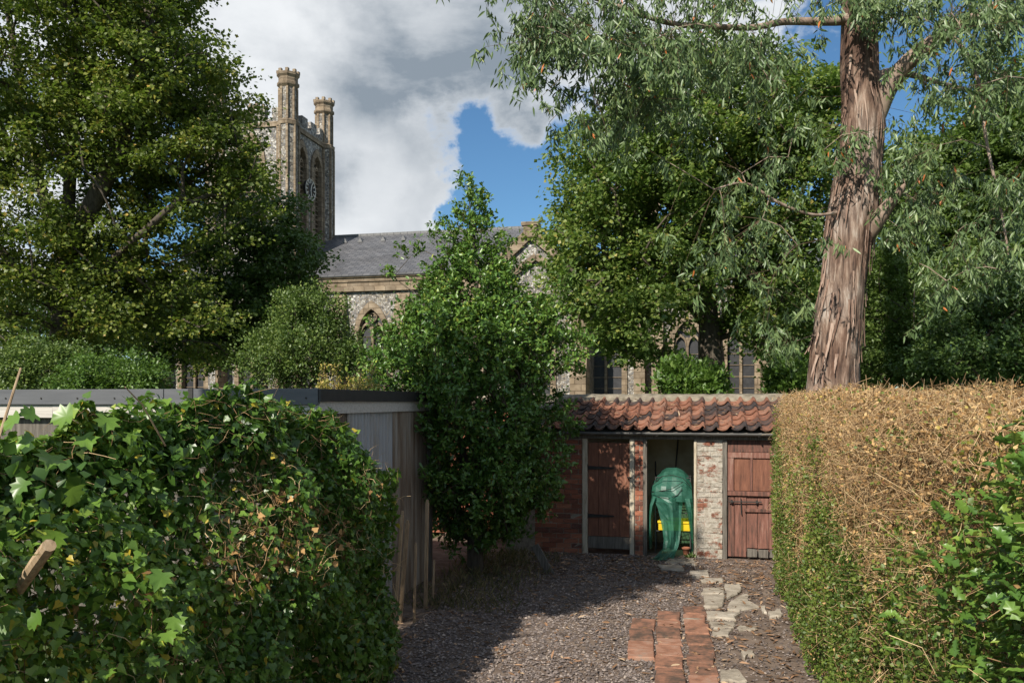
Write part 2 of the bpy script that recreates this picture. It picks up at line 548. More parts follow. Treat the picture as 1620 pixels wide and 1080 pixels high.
class MB:
    def __init__(self):
        self.v, self.f = [], []

    def add(self, vs, fs):
        n = len(self.v)
        self.v += [tuple(p) for p in vs]
        self.f += [tuple(n + i for i in f) for f in fs]
        return self

    def box(self, x0, x1, y0, y1, z0, z1, jit=0.0):
        vs = [(x, y, z) for z in (z0, z1) for y in (y0, y1) for x in (x0, x1)]
        if jit:
            vs = [tuple(c + random.uniform(-jit, jit) for c in p) for p in vs]
        return self.add(vs, [(0, 2, 3, 1), (4, 5, 7, 6), (0, 1, 5, 4), (2, 6, 7, 3), (0, 4, 6, 2), (1, 3, 7, 5)])

    def bar(self, p, q, w, h=None, up=(0, 0, 1)):
        h = h or w
        p, q = Vector(p), Vector(q)
        d = (q - p).normalized()
        s = d.cross(Vector(up))
        if s.length < 1e-4:
            s = d.cross(Vector((0, 1, 0)))
        s.normalize()
        t = s.cross(d)
        vs = []
        for c in (p, q):
            for a_, b_ in ((-1, -1), (1, -1), (1, 1), (-1, 1)):
                vs.append(c + s * a_ * w / 2 + t * b_ * h / 2)
        return self.add(vs, [(3, 2, 1, 0), (4, 5, 6, 7), (0, 1, 5, 4), (1, 2, 6, 5), (2, 3, 7, 6), (3, 0, 4, 7)])

    def tube(self, path, rad, n=8, cap=True):
        path = [Vector(p) for p in path]
        if isinstance(rad, (int, float)):
            rad = [rad] * len(path)
        ref = Vector((0.31, 0.95, 0.05))
        vs, fs = [], []
        for i, p in enumerate(path):
            d = (path[min(i + 1, len(path) - 1)] - path[max(i - 1, 0)])
            d = d.normalized() if d.length > 1e-9 else Vector((0, 0, 1))
            s = d.cross(ref)
            if s.length < 1e-3:
                s = d.cross(Vector((1, 0, 0)))
            s.normalize()
            t = d.cross(s)
            for k in range(n):
                an = 2 * math.pi * k / n
                vs.append(p + (s * math.cos(an) + t * math.sin(an)) * rad[i])
        for i in range(len(path) - 1):
            for k in range(n):
                k2 = (k + 1) % n
                fs.append((i * n + k, i * n + k2, (i + 1) * n + k2, (i + 1) * n + k))
        if cap:
            fs.append(tuple(range(n - 1, -1, -1)))
            m = (len(path) - 1) * n
            fs.append(tuple(m + k for k in range(n)))
        return self.add(vs, fs)

    def prism(self, pts, y0, y1):
        """polygon in the xz plane pushed along y"""
        n = len(pts)
        vs = [(p[0], y0, p[1]) for p in pts] + [(p[0], y1, p[1]) for p in pts]
        fs = [tuple(range(n)), tuple(range(2 * n - 1, n - 1, -1))]
        fs += [(i, i + n, (i + 1) % n + n, (i + 1) % n) for i in range(n)]
        return self.add(vs, fs)

    def prism_z(self, pts, z0, z1):
        n = len(pts)
        vs = [(p[0], p[1], z0) for p in pts] + [(p[0], p[1], z1) for p in pts]
        fs = [tuple(range(n - 1, -1, -1)), tuple(range(n, 2 * n))]
        fs += [(i, (i + 1) % n, (i + 1) % n + n, i + n) for i in range(n)]
        return self.add(vs, fs)

    def mesh(self, name, off=None, smooth=False):
        v = self.v
        if off:
            v = [(p[0] - off[0], p[1] - off[1], p[2] - off[2]) for p in v]
        me = bpy.data.meshes.new(name)
        me.from_pydata(v, [], self.f)
        if smooth:
            me.polygons.foreach_set('use_smooth', [True] * len(me.polygons))
        me.update()
        return me

    def build(self, name, mat, parent=None, off=None, smooth=False, bevel=0.0):
        if off is None and parent is not None:
            off = OFF.get(parent.name) or OFF.get(parent.parent.name if parent.parent else '')
        o = link(name, self.mesh(name, off, smooth), parent, mat)
        if bevel:
            b = o.modifiers.new('bevel', 'BEVEL')
            b.width = bevel
            b.segments = 2
            b.limit_method = 'ANGLE'
        return o


def np_mesh(name, V, Fc, lv=None, smooth=False):
    """V (n,3), Fc (m,k) arrays to a mesh, quickly"""
    me = bpy.data.meshes.new(name)
    V = np.ascontiguousarray(V, dtype=np.float32)
    Fc = np.ascontiguousarray(Fc, dtype=np.int32)
    k = Fc.shape[1]
    me.vertices.add(len(V))
    me.vertices.foreach_set('co', V.ravel())
    me.loops.add(Fc.size)
    me.loops.foreach_set('vertex_index', Fc.ravel())
    me.polygons.add(len(Fc))
    me.polygons.foreach_set('loop_start', np.arange(0, Fc.size, k, dtype=np.int32))
    if smooth:
        me.polygons.foreach_set('use_smooth', np.ones(len(Fc), dtype=bool))
    if lv is not None:
        a = me.attributes.new('lv', 'FLOAT', 'POINT')
        a.data.foreach_set('value', np.ascontiguousarray(lv, dtype=np.float32))
    me.update(calc_edges=True)
    return me


def norm(a):
    return a / np.maximum(np.linalg.norm(a, axis=1, keepdims=True), 1e-9)


# leaf outlines: (along, across, lift), triangles
def fan_leaf(half, centre=.4, lift=.06):
    """half outline from base to tip on one side, mirrored, as a fan round a raised midrib point"""
    o = [(0, 0, 0)] + [(a, b, lift) for a, b in half] + [(1, 0, -lift)] + [(a, -b, lift) for a, b in reversed(half)]
    V = [(centre, 0, 0)] + o
    n = len(o)
    return np.array(V), np.array([(0, 1 + i, 1 + (i + 1) % n) for i in range(n)])


LEAF = {
    'plain': (np.array([(0, 0, 0), (.45, .30, .07), (1, 0, -.05), (.45, -.30, .07)]), np.array([(0, 2, 1), (0, 3, 2)])),
    'wide': (np.array([(0, 0, 0), (.5, .46, .09), (1, 0, -.08), (.5, -.46, .09)]), np.array([(0, 2, 1), (0, 3, 2)])),
    'lance': (np.array([(0, 0, 0), (.3, .085, .02), (.65, .07, -.02), (1, 0, -.09), (.65, -.07, -.02), (.3, -.085, .02)]),
              np.array([(0, 3, 2), (0, 2, 1), (0, 5, 4), (0, 4, 3)])),
    'blade': (np.array([(0, .02, 0), (.6, .02, .03), (1, 0, -.1), (0, -.02, 0)]), np.array([(0, 2, 1), (0, 3, 2)])),
    'ivy': fan_leaf([(-.10, .30), (.20, .50), (.52, .25)], .32, .07),
    'holly': fan_leaf([(.12, .14), (.22, .30), (.33, .17), (.47, .33), (.58, .18), (.72, .27), (.82, .10)], .5, .09),
    'palmate': fan_leaf([(-.05, .30), (.05, .55), (.22, .34), (.45, .62), (.52, .36), (.72, .34), (.76, .16)], .25, .11),
    'oval6': (np.array([(0, 0, 0), (.3, .22, .05), (.7, .22, .05), (1, 0, -.07), (.7, -.22, .05), (.3, -.22, .05)]), np.array([(0, 3, 2), (0, 2, 1), (0, 5, 4), (0, 4, 3)])),
    'oval': fan_leaf([(.15, .17), (.45, .27), (.78, .16)], .5, .05),
}


def leaf_mesh(name, P, D, Nn, size, kind='plain', lv=None, width=1.0):
    T, Fc = LEAF[kind]
    n = len(P)
    D = norm(D)
    S = norm(np.cross(D, Nn))
    Nn = np.cross(S, D)
    size = np.broadcast_to(size, (n,))[:, None, None]
    V = P[:, None, :] + size * (T[None, :, 0:1] * D[:, None, :] + width * T[None, :, 1:2] * S[:, None, :] + T[None, :, 2:3] * Nn[:, None, :])
    k = len(T)
    FF = (Fc[None] + (np.arange(n) * k)[:, None, None]).reshape(-1, 3)
    if lv is None:
        lv = rng.random(n)
    return np_mesh(name, V.reshape(-1, 3), FF, np.repeat(lv, k))


def twig_mesh(name, P0, P1, r0, r1, lv=None):
    """three-sided tapered sticks"""
    n = len(P0)
    d = norm(P1 - P0)
    ref = np.where(np.abs(d[:, 2:3]) > .9, np.array([[1., 0, 0]]), np.array([[0., 0, 1]]))
    s = norm(np.cross(d, ref))
    t = np.cross(d, s)
    vs = []
    for c, r in ((P0, r0), (P1, r1)):
        r = np.broadcast_to(r, (n,))[:, None]
        for k in range(3):
            a = 2 * math.pi * k / 3
            vs.append(c + r * (math.cos(a) * s + math.sin(a) * t))
    V = np.stack(vs, 1)
    Fq = np.array([(0, 1, 4, 3), (1, 2, 5, 4), (2, 0, 3, 5)])
    FF = (Fq[None] + (np.arange(n) * 6)[:, None, None]).reshape(-1, 4)
    if lv is None:
        lv = rng.random(n)
    return np_mesh(name, V.reshape(-1, 3), FF, np.repeat(lv, 6))


def curvy_twigs(name, P, D, L, r, bend=.55, seg=3):
    """sticks bent at two or three joints"""
    D = norm(D)
    a, A0, A1, R0, R1, lv = P, [], [], [], [], []
    v0 = rng.random(len(P))
    for k in range(seg):
        b = a + D * (L / seg)[:, None]
        A0.append(a)
        A1.append(b)
        R0.append(r * (1 - .6 * k / seg))
        R1.append(r * (1 - .6 * (k + 1) / seg))
        lv.append(v0)
        a = b
        D = norm(D + rng.normal(size=D.shape) * bend)
    return twig_mesh(name, np.vstack(A0), np.vstack(A1), np.hstack(R0), np.hstack(R1), np.hstack(lv))


def rand_dirs(n):
    return norm(rng.normal(size=(n, 3)))


def vnoise(P, scale, seed=0.0):
    return np.array([mnoise.noise(Vector((p[0] * scale + seed, p[1] * scale - seed, p[2] * scale + 2 * seed))) for p in P])


LEAF_OBJ = {}


def leaf_objects(parent, P, D, Nn, size, kind, mat, lvs, count_name='leaf', width=1.0):
    """single leaves as parts; alike ones share one of a few meshes"""
    D = norm(D)
    S = norm(np.cross(D, Nn))
    N2 = np.cross(S, D)
    inv = Matrix.Rotation(-parent.rotation_euler.z, 4, 'Z') @ Matrix.Translation(-Vector(parent.location))
    for i in range(len(P)):
        q = min(4, int(lvs[i] * 5))
        key = (kind, mat, q, width)
        if key not in LEAF_OBJ:
            T, Fc = LEAF[kind]
            T = T.copy()
            T[:, 1] *= width
            me = np_mesh('leaf_' + kind, T, Fc, np.full(len(T), (q + .5) / 5))
            me.materials.append(MATS[mat])
            LEAF_OBJ[key] = me
        o = bpy.data.objects.new(count_name, LEAF_OBJ[key])
        COL.objects.link(o)
        o.parent = parent
        s = float(size[i])
        m = Matrix(((D[i][0] * s, S[i][0] * s, N2[i][0] * s, P[i][0]), (D[i][1] * s, S[i][1] * s, N2[i][1] * s, P[i][1]),
                    (D[i][2] * s, S[i][2] * s, N2[i][2] * s, P[i][2]), (0, 0, 0, 1)))
        o.matrix_local = inv @ m
# ------------------------------------------------------------------ ground


def structure(name, mb, mat):
    return tag(mb.build(name, mat), kind='structure')


def build_ground():
    m = MB()
    m.add([(-900, -300, -.03), (900, -300, -.03), (900, 1500, -.03), (-900, 1500, -.03)], [(0, 1, 2, 3)])
    structure('ground', m, 'grass_soil')
    # the yard: uneven trodden soil between the hedges
    nu, nv = 90, 150
    us, vs = np.linspace(-4.4, 3.4, nu), np.linspace(-3, 13.9, nv)
    P = []
    for v in vs:
        for u in us:
            g = G(u, v)
            z = .012 * mnoise.noise(Vector((g.x * 1.3, g.y * 1.3, 3))) + .008 * mnoise.noise(Vector((g.x * 5, g.y * 5, 7)))
            P.append((g.x, g.y, z))
    idx = np.arange(nu * nv).reshape(nv, nu)
    Fq = np.stack([idx[:-1, :-1], idx[:-1, 1:], idx[1:, 1:], idx[1:, :-1]], -1).reshape(-1, 4)
    o = link('yard_soil', np_mesh('yard_soil', np.array(P), Fq, smooth=True), None, 'soil')
    tag(o, kind='structure')
    # gravel chips
    n = 46000
    u = rng.uniform(-2.9, 1.1, n)
    v = 5.8 + rng.random(n) ** 1.15 * 6.6
    keep = rng.random(n) < np.clip(1.25 - .55 * np.maximum(0, u + .75) * 1.6, .25, 1)
    u, v = u[keep], v[keep]
    n = len(u)
    P = np.stack([u * CA + v * SA, -u * SA + v * CA, np.full(n, .008)], 1)
    sz = rng.uniform(.005, .0135, n) * rng.choice([1, 1, 1, 1.6], n)
    base = np.array([(1, 0, 0), (.3, .9, .1), (-.8, .6, 0), (-.9, -.5, .1), (.2, -1, 0), (.05, 0, .75)], dtype=float)
    Fc = np.array([(0, 1, 5), (1, 2, 5), (2, 3, 5), (3, 4, 5), (4, 0, 5)])
    an = rng.uniform(0, 6.28, n)
    c, s = np.cos(an), np.sin(an)
    B = np.repeat(base[None], n, 0) * rng.uniform(.6, 1.3, (n, 6, 1))
    X = B[:, :, 0] * c[:, None] - B[:, :, 1] * s[:, None]
    Y = B[:, :, 0] * s[:, None] + B[:, :, 1] * c[:, None]
    V = P[:, None, :] + sz[:, None, None] * np.stack([X, Y, B[:, :, 2]], -1)
    FF = (Fc[None] + (np.arange(n) * 6)[:, None, None]).reshape(-1, 3)
    me = np_mesh('gravel', V.reshape(-1, 3), FF, np.repeat(rng.random(n), 6))
    m_, nt, b = new_mat('gravel_chip')
    a_ = nt.nodes.new('ShaderNodeAttribute')
    a_.attribute_name = 'lv'
    nt.links.new(ramp_node(nt, [(0, (.062, .049, .043)), (.6, (.155, .125, .112)), (.9, (.25, .205, .18)), (1, (.38, .315, .26))], a_.outputs['Fac']), b.inputs['Base Color'])
    b.inputs['Roughness'].default_value = .85
    o = link('gravel', me, None, 'gravel_chip')
    tag(o, 'dark grey gravel chips spread over the yard soil', 'gravel', kind='stuff')
    # fallen leaves
    n = 5200
    u = rng.uniform(-3.2, 1.0, n)
    v = 5.8 + rng.random(n) ** .8 * 6.5
    keep = rng.random(n) < .35 + .5 * (v > 10.5) + .3 * (u > -.2)
    u, v = u[keep], v[keep]
    n = len(u)
    P = np.stack([u * CA + v * SA, -u * SA + v * CA, rng.uniform(.018, .032, n)], 1)
    D = rng.normal(size=(n, 3)) * [1, 1, .12]
    Nn = np.array([[0, 0, 1.]]) + rng.normal(size=(n, 3)) * .3
    me = leaf_mesh('leaf_litter', P, D, Nn, rng.uniform(.03, .105, n), 'lance', rng.random(n), 1.5)
    o = link('leaf_litter', me, None, 'leaf_litter')
    tag(o, 'dry brown fallen leaves scattered over the yard', 'leaves', kind='stuff')


build_ground()


def build_path():
    e = thing('brick_path', 'worn red brick path of three columns laid in the gravel', 'path', ground(1060, 1040))
    e['kind'] = 'structure'
    ang = math.atan((1046 - CX) / F)
    e.rotation_euler = (0, 0, -ang)
    proto = []
    for k in range(4):
        m = MB()
        w, l = .115, .155
        o_ = [(-w, -l), (w, -l), (w, l), (-w, l)]
        o_ = [(a + random.uniform(-.010, .010), b + random.uniform(-.012, .012)) for a, b in o_]
        i_ = [(a * .93, b * .95) for a, b in o_]
        V = [(a, b, -.05) for a, b in o_] + [(a, b, .028 + random.uniform(-.004, .004)) for a, b in o_] + [(a, b, .036 + random.uniform(-.003, .003)) for a, b in i_]
        fs = [(i, (i + 1) % 4, (i + 1) % 4 + 4, i + 4) for i in range(4)] + [(4 + i, 4 + (i + 1) % 4, 8 + (i + 1) % 4, 8 + i) for i in range(4)] + [(8, 9, 10, 11)]
        m.add(V, fs)
        me = m.mesh('brick')
        me.materials.append(MATS['path_brick'])
        proto.append(me)
    for ci, (cx, y0, y1) in enumerate(((-.262, -.2, 1.05), (0.0, -1.6, 1.55), (.272, -1.6, 1.50))):
        y = y0 + random.uniform(0, .1)
        while y < y1:
            l = random.choice([.40, .36, .30, .22, .34])
            o = bpy.data.objects.new('brick', random.choice(proto))
            COL.objects.link(o)
            o.parent = e
            o.location = (cx + random.uniform(-.012, .012), y + l / 2, random.uniform(-.016, .004))
            o.scale = (1 + random.uniform(-.04, .04), (l - .022) / .31, 1)
            o.rotation_euler = (random.uniform(-.02, .02), random.uniform(-.02, .02), random.uniform(-.03, .03))
            y += l
    # broken stone paving beyond the bricks
    z6 = lambda x, y: ground(600 + x / 2.3143, 840 + y / 2.3143)
    slabs = [[(1115, 300), (1188, 295), (1188, 330), (1115, 333)], [(1185, 215), (1262, 210), (1264, 235), (1180, 237)],
             [(1268, 200), (1320, 198), (1325, 223), (1277, 258), (1270, 235)], [(1185, 242), (1268, 242), (1258, 284), (1190, 288)],
             [(1282, 264), (1348, 228), (1355, 260), (1388, 280), (1332, 297), (1275, 297)], [(1196, 304), (1322, 305), (1300, 330), (1196, 326)],
             [(1205, 336), (1308, 336), (1298, 354), (1222, 363)], [(1213, 368), (1298, 360), (1280, 385), (1217, 388)],
             [(1312, 352), (1383, 350), (1380, 365), (1317, 368)], [(1137, 153), (1205, 150), (1210, 174), (1142, 170)],
             [(1175, 179), (1258, 176), (1253, 193), (1178, 193)], [(1250, 515), (1318, 512), (1345, 556), (1256, 556)],
             [(1322, 450), (1370, 445), (1373, 460), (1337, 467)], [(1395, 278), (1415, 278), (1418, 300), (1400, 303)],
             [(1062, 102), (1158, 106), (1160, 128), (1045, 119)], [(1020, 128), (1110, 132), (1120, 150), (1030, 146)],
             [(1425, 300), (1470, 296), (1476, 318), (1432, 322)]]
    p = thing('stone_path', 'broken pale stone paving leading from the bricks to the outhouse', 'path', z6(1250, 260))
    p['kind'] = 'structure'
    c0 = Vector(p.location)
    for s in slabs:
        pts = [z6(*q) - c0 for q in s]
        # rough the outline
        out = []
        for i, a in enumerate(pts):
            b = pts[(i + 1) % len(pts)]
            for t in (0, .33, .66):
                q = a.lerp(b, t)
                out.append(Vector((q.x + random.uniform(-.014, .014), q.y + random.uniform(-.03, .03), 0)))
        cen = sum(out, Vector()) / len(out)
        n = len(out)
        top = .030 + random.uniform(-.008, .012)
        V = [(q.x, q.y, -.04) for q in out] + [(q.x, q.y, top - .014) for q in out]
        V += [(cen.x + (q.x - cen.x) * .9, cen.y + (q.y - cen.y) * .9, top + random.uniform(-.004, .004)) for q in out]
        V += [(cen.x, cen.y, top)]
        fs = [(i, (i + 1) % n, (i + 1) % n + n, i + n) for i in range(n)] + [(n + i, n + (i + 1) % n, 2 * n + (i + 1) % n, 2 * n + i) for i in range(n)]
        fs += [(2 * n + i, 2 * n + (i + 1) % n, 3 * n) for i in range(n)]
        m = MB().add(V, fs)
        m.build('stone', 'path_stone', p, off=(0, 0, 0))


build_path()

# ------------------------------------------------------------------ church
ARCH = 0.866


def arch_y(x, w):
    d = w / 2 + abs(x)
    return math.sqrt(max(0.0, w * w - d * d))


def arch_wall(m, T, L, z0, z1, wins, rec=.35, n=10):
    """wall face along x from 0 to L with pointed openings (centre, width, sill, spring); T maps (x, depth, z)"""
    def quad(a, b, c, d):
        m.add([T(*a), T(*b), T(*c), T(*d)], [(0, 1, 2, 3)])
    x = 0.0
    for c, w, s, sp in sorted(wins):
        l, r = c - w / 2, c + w / 2
        quad((x, 0, z0), (l, 0, z0), (l, 0, z1), (x, 0, z1))
        quad((l, 0, z0), (r, 0, z0), (r, 0, s), (l, 0, s))
        xs = [l + w * i / (2 * n) for i in range(2 * n + 1)]
        zs = [sp + arch_y(q - c, w) for q in xs]
        for i in range(2 * n):
            quad((xs[i], 0, zs[i]), (xs[i + 1], 0, zs[i + 1]), (xs[i + 1], 0, z1), (xs[i], 0, z1))
            quad((xs[i], rec, zs[i]), (xs[i + 1], rec, zs[i + 1]), (xs[i + 1], 0, zs[i + 1]), (xs[i], 0, zs[i]))
        quad((l, 0, s), (l, rec, s), (l, rec, sp), (l, 0, sp))
        quad((r, 0, s), (r, 0, sp), (r, rec, sp), (r, rec, s))
        quad((l, 0, s), (r, 0, s), (r, rec, s), (l, rec, s))
        x = r
    quad((x, 0, z0), (L, 0, z0), (L, 0, z1), (x, 0, z1))


def arch_outline(c, w, s, sp, n=12):
    pts = [(c - w / 2, s)]
    for i in range(2 * n + 1):
        q = -w / 2 + w * i / (2 * n)
        pts.append((c + q, sp + arch_y(q, w)))
    pts.append((c + w / 2, s))
    return pts


def ring(m, T, outer, inner, d0, d1):
    """strip between two like outlines, with depth"""
    n = len(outer)
    V = []
    for o, i in zip(outer, inner):
        V += [T(o[0], d0, o[1]), T(i[0], d0, i[1]), T(i[0], d1, i[1]), T(o[0], d1, o[1])]
    fs = []
    for k in range(n - 1):
        a, b = 4 * k, 4 * k + 4
        for j in range(4):
            fs.append((a + j, a + (j + 1) % 4, b + (j + 1) % 4, b + j))
    m.add(V, fs)


def gothic_window(parent, T, c, w, s, sp, lights=2, louvre=False):
    m = MB()
    ring(m, T, arch_outline(c, w + .44, s - .1, sp), arch_outline(c, w - .10, s, sp), -.10, .30)
    m.bar(T(c - w / 2 - .3, -.06, s - .14), T(c + w / 2 + .3, -.06, s - .14), .34, .2)
    win = m.build('window', 'dressed_stone', parent)
    m = MB()
    pts = arch_outline(c, w - .08, s, sp)
    ctr = T(c, .28, sp)
    V = [ctr] + [T(p[0], .28, p[1]) for p in pts]
    m.add(V, [(0, i, i + 1) for i in range(1, len(pts))] + [(0, len(pts), 1)])
    m.build('pane', 'dark_glass', win)
    t = MB()
    if lights == 2:
        t.bar(T(c, .17, s), T(c, .17, sp + w * .2), .13, .16)
    iw = (w - .1) / lights
    for k in range(lights):
        cc = c - (w - .1) / 2 + iw * (k + .5)
        if lights == 2:
            ring(t, T, arch_outline(cc, iw, sp - .1, sp - .1), arch_outline(cc, iw - .16, sp - .1, sp - .1), .10, .25)
    if lights == 2:                                   # foiled eye above the two lights
        pr = []
        for k in range(13):
            an = 2 * math.pi * k / 12
            pr.append(T(c + w * .15 * math.cos(an), .17, sp + w * .53 + w * .15 * math.sin(an)))
        t.tube(pr, .055, 6)
        for k in range(4):
            an = math.pi / 4 + math.pi / 2 * k
            t.bar(T(c + w * .15 * math.cos(an), .17, sp + w * .53 + w * .15 * math.sin(an)), T(c + w * .05 * math.cos(an), .17, sp + w * .53 + w * .05 * math.sin(an)), .06)
    if louvre:
        z = s + .2
        while z < sp + w * .3:
            hw = w / 2 - .1 if z < sp else (w / 2 - .1) * .8
            t.bar(T(c - hw, .20, z), T(c + hw, .20, z), .16, .05)
            z += .28
    else:
        z = s + .45
        while z < sp:
            t.bar(T(c - w / 2 + .05, .255, z), T(c + w / 2 - .05, .255, z), .03)
            z += .55
    if t.v:
        t.build('tracery', 'dressed_stone', win)
    return win


def roof_uv(o, udir, vdir):
    me = o.data
    uv = me.uv_layers.new(name='UVMap')
    for l in me.loops:
        p = me.vertices[l.vertex_index].co
        uv.data[l.index].uv = (p.dot(udir), p.dot(vdir))


def octo(c, r, z):
    return [(c[0] + r * math.cos(math.pi / 8 + k * math.pi / 4), c[1] + r * math.sin(math.pi / 8 + k * math.pi / 4), z) for k in range(8)]


def octo_stack(m, c, prof):
    V, fs = [], []
    for r, z in prof:
        V += octo(c, r, z)
    for i in range(len(prof) - 1):
        for k in range(8):
            fs.append((8 * i + k, 8 * i + (k + 1) % 8, 8 * i + 8 + (k + 1) % 8, 8 * i + 8 + k))
    fs.append(tuple(8 * (len(prof) - 1) + k for k in range(8)))
    m.add(V, fs)


def build_church():
    VN = 42.5
    ch = gthing('church', 'flint and stone gothic church with battlemented tower and grey slate roof', 'church', u_at(640, VN), VN)
    # --- nave
    uL, uR = u_at(230, VN), u_at(800, VN)
    zE, zS = z_at(600, 437, VN), z_at(600, 461, VN)
    T = lambda x, d, z: (uL + x, VN + d, z)
    bay = u_at(688, VN) - u_at(587, VN)
    c1 = u_at(588, VN) - uL
    wins = []
    for k in range(-4, 3):
        c = c1 + bay * k
        if 1.2 < c < uR - uL - 1:
            wins.append((c, 1.55, 2.7, 6.15))
    m = MB()
    arch_wall(m, T, uR - uL, -.05, zS, wins)
    m.build('wall', 'flint', ch)
    m = MB()
    m.box(uL, uR, VN - .03, VN + .4, zS + .55, zE - .28)
    m.build('parapet_wall', 'flint', ch)
    m = MB()
    m.box(uL, uR, VN - .20, VN + .3, zS + .02, zS + .24)
    m.box(uL, uR, VN - .09, VN + .3, zS + .24, zS + .55)
    m.build('string_course', 'dressed_stone', ch)
    m = MB()
    m.box(uL, uR, VN - .16, VN + .4, zE - .28, zE - .06)
    m.box(uL, uR, VN - .26, VN + .4, zE - .06, zE + .10)
    m.build('cornice', 'dressed_stone', ch)
    m = MB()
    m.box(uL, uR, VN + .41, VN + .42, zS, zE)
    for c, w, s, sp in wins:
        gothic_window(ch, T, c, w, s, sp)
    for k in range(-4, 3):
        c = c1 + bay * (k + .5)
        if not 0 < c < uR - uL - .5:
            continue
        x0, x1 = uL + c - .38, uL + c + .38
        m = MB()
        m.add([(x, y, z) for x in (x0, x1) for y, z in ((VN, -.05), (VN - 1.0, -.05), (VN - 1.0, 4.4), (VN - .72, 5.0), (VN - .72, 6.6), (VN - .02, zS - .1), (VN, zS - .1))],
              [(0, 1, 2, 3, 4, 5, 6), (13, 12, 11, 10, 9, 8, 7)] + [(i, i + 7, i + 8, i + 1) for i in range(6)])
        bt = m.build('buttress', 'dressed_stone', ch)
        m = MB()
        m.box(x0 + .16, x1 - .16, VN - 1.02, VN - .98, .6, 4.2)
        m.build('flint_panel', 'flint', bt)
    # --- nave roof
    VR = 49.0
    zR = z_at(675, 368, VR)
    m = MB()
    uR2 = u_at(855, VR)
    m.add([(uL, VN - .32, zE + .10), (uR2, VN - .32, zE + .10), (uR2, VR, zR), (uL, VR, zR), (uR2, 2 * VR - VN, zE), (uL, 2 * VR - VN, zE),
           (uL, VN - .32, zE - .0), (uR2, VN - .32, zE - .0)], [(0, 1, 2, 3), (3, 2, 4, 5), (6, 7, 1, 0)])
    o = m.build('roof', 'slate', ch)
    roof_uv(o, Vector((1, 0, 0)), Vector((0, .87, .5)))
    m = MB()
    x = u_at(500, VR)
    while x < uR2:
        m.prism([(x, zR - .06), (x + .43, zR - .06), (x + .43, zR + .10), (x, zR + .10)], VR - .12, VR + .12)
        x += .45
    m.build('ridge_tiles', 'lead', o)
    m = MB()
    for px in (548, 572, 608, 640):
        uu, vv = u_at(px, 47.9), 47.9
        zz = zE + .1 + (zR - zE - .1) * (vv - VN + .32) / (VR - VN + .32)
        m = MB()
        m.add([(uu - .16, vv - .25, zz - .10), (uu + .16, vv - .25, zz - .10), (uu, vv - .25, zz + .20), (uu, vv + .5, zz + .20)], [(0, 1, 2), (0, 2, 3), (1, 3, 2)])
        m.build('roof_vent', 'lead', o)
    m = MB()
    m.box(uR2 - .3, uR2 + .15, VR - 6.4, VR - 6.3, zE, zE + .1)
    # nave gable end east
    m = MB()
    m.add([(uR2 - .02, VN, 0), (uR2 - .02, 2 * VR - VN, 0), (uR2 - .02, 2 * VR - VN, zE), (uR2 - .02, VR, zR - .04), (uR2 - .02, VN, zE)], [(0, 1, 2, 3, 4)])
    m.build('gable_wall', 'flint', ch)
    # --- tower
    VT, S = 44.0, 4.7
    uc = u_at(456, VT)                     # near (south-east) turret
    z_str, z_top, z_tur = z_at(456, 197, VT), z_at(456, 167, VT), z_at(456, 118, VT)
    ue = uc + .15
    vs_ = VT - .15
    Tl = lambda x, d, z: (ue - S - .3 + x, vs_ + d, z)            # south face
    Tr = lambda x, d, z: (ue - d, vs_ + x, z)                     # east face
    zw = z_at(422, 254, VT)
    m = MB()
    wl = [((S + .3) / 2, 1.5, zw - 3.4, zw)]
    arch_wall(m, Tl, S + .3, 0, z_str, wl)
    zr_ = z_at(480, 262, VT + 2)
    wr = [(1.45, 1.15, zr_ - 4.3, zr_), (3.45, 1.15, zr_ - 4.3, zr_)]
    arch_wall(m, Tr, S + .3, 0, z_str, wr)
    a, b, c, d = (ue - S - .3, vs_), (ue, vs_), (ue, vs_ + S + .3), (ue - S - .3, vs_ + S + .3)
    m.add([(c[0], c[1], 0), (d[0], d[1], 0), (d[0], d[1], z_str), (c[0], c[1], z_str)], [(0, 1, 2, 3)])
    m.add([(d[0], d[1], 0), (a[0], a[1], 0), (a[0], a[1], z_str), (d[0], d[1], z_str)], [(0, 1, 2, 3)])
    m.add([(p[0], p[1], z_str) for p in (a, b, c, d)], [(0, 1, 2, 3)])
    tw = m.build('tower', 'flint', ch)
    for c_, w, s, sp in wl:
        gothic_window(ch, Tl, c_, w, s, sp, 2, True)
    for c_, w, s, sp in wr:
        gothic_window(ch, Tr, c_, w, s, sp, 2, True)
    m = MB()
    for k, (q0, q1) in enumerate(((0, S + .3),)):
        m.box(ue - S - .38, ue + .10, vs_ - .10, vs_ + .2, z_str - .12, z_str + .16)
        m.box(ue - .2, ue + .10, vs_ + .2, vs_ + S + .38, z_str - .12, z_str + .16)
    m.box(ue - S - .38, ue - S - .1, vs_ + .2, vs_ + S + .38, z_str - .12, z_str + .16)
    m.build('string_course', 'dressed_stone', tw)
    # parapet and merlons
    m = MB()
    zp = z_top - .75
    m.box(ue - S - .3, ue + .02, vs_ - .02, vs_ + .35, z_str + .16, zp)
    m.box(ue - .33, ue + .02, vs_ + .35, vs_ + S + .3, z_str + .16, zp)
    m.box(ue - S - .3, ue - S + .05, vs_ + .35, vs_ + S + .3, z_str + .16, zp)
    m.box(ue - S + .05, ue - .33, vs_ + S - .05, vs_ + S + .3, z_str + .16, zp)
    m.build('parapet_wall', 'flint', tw)
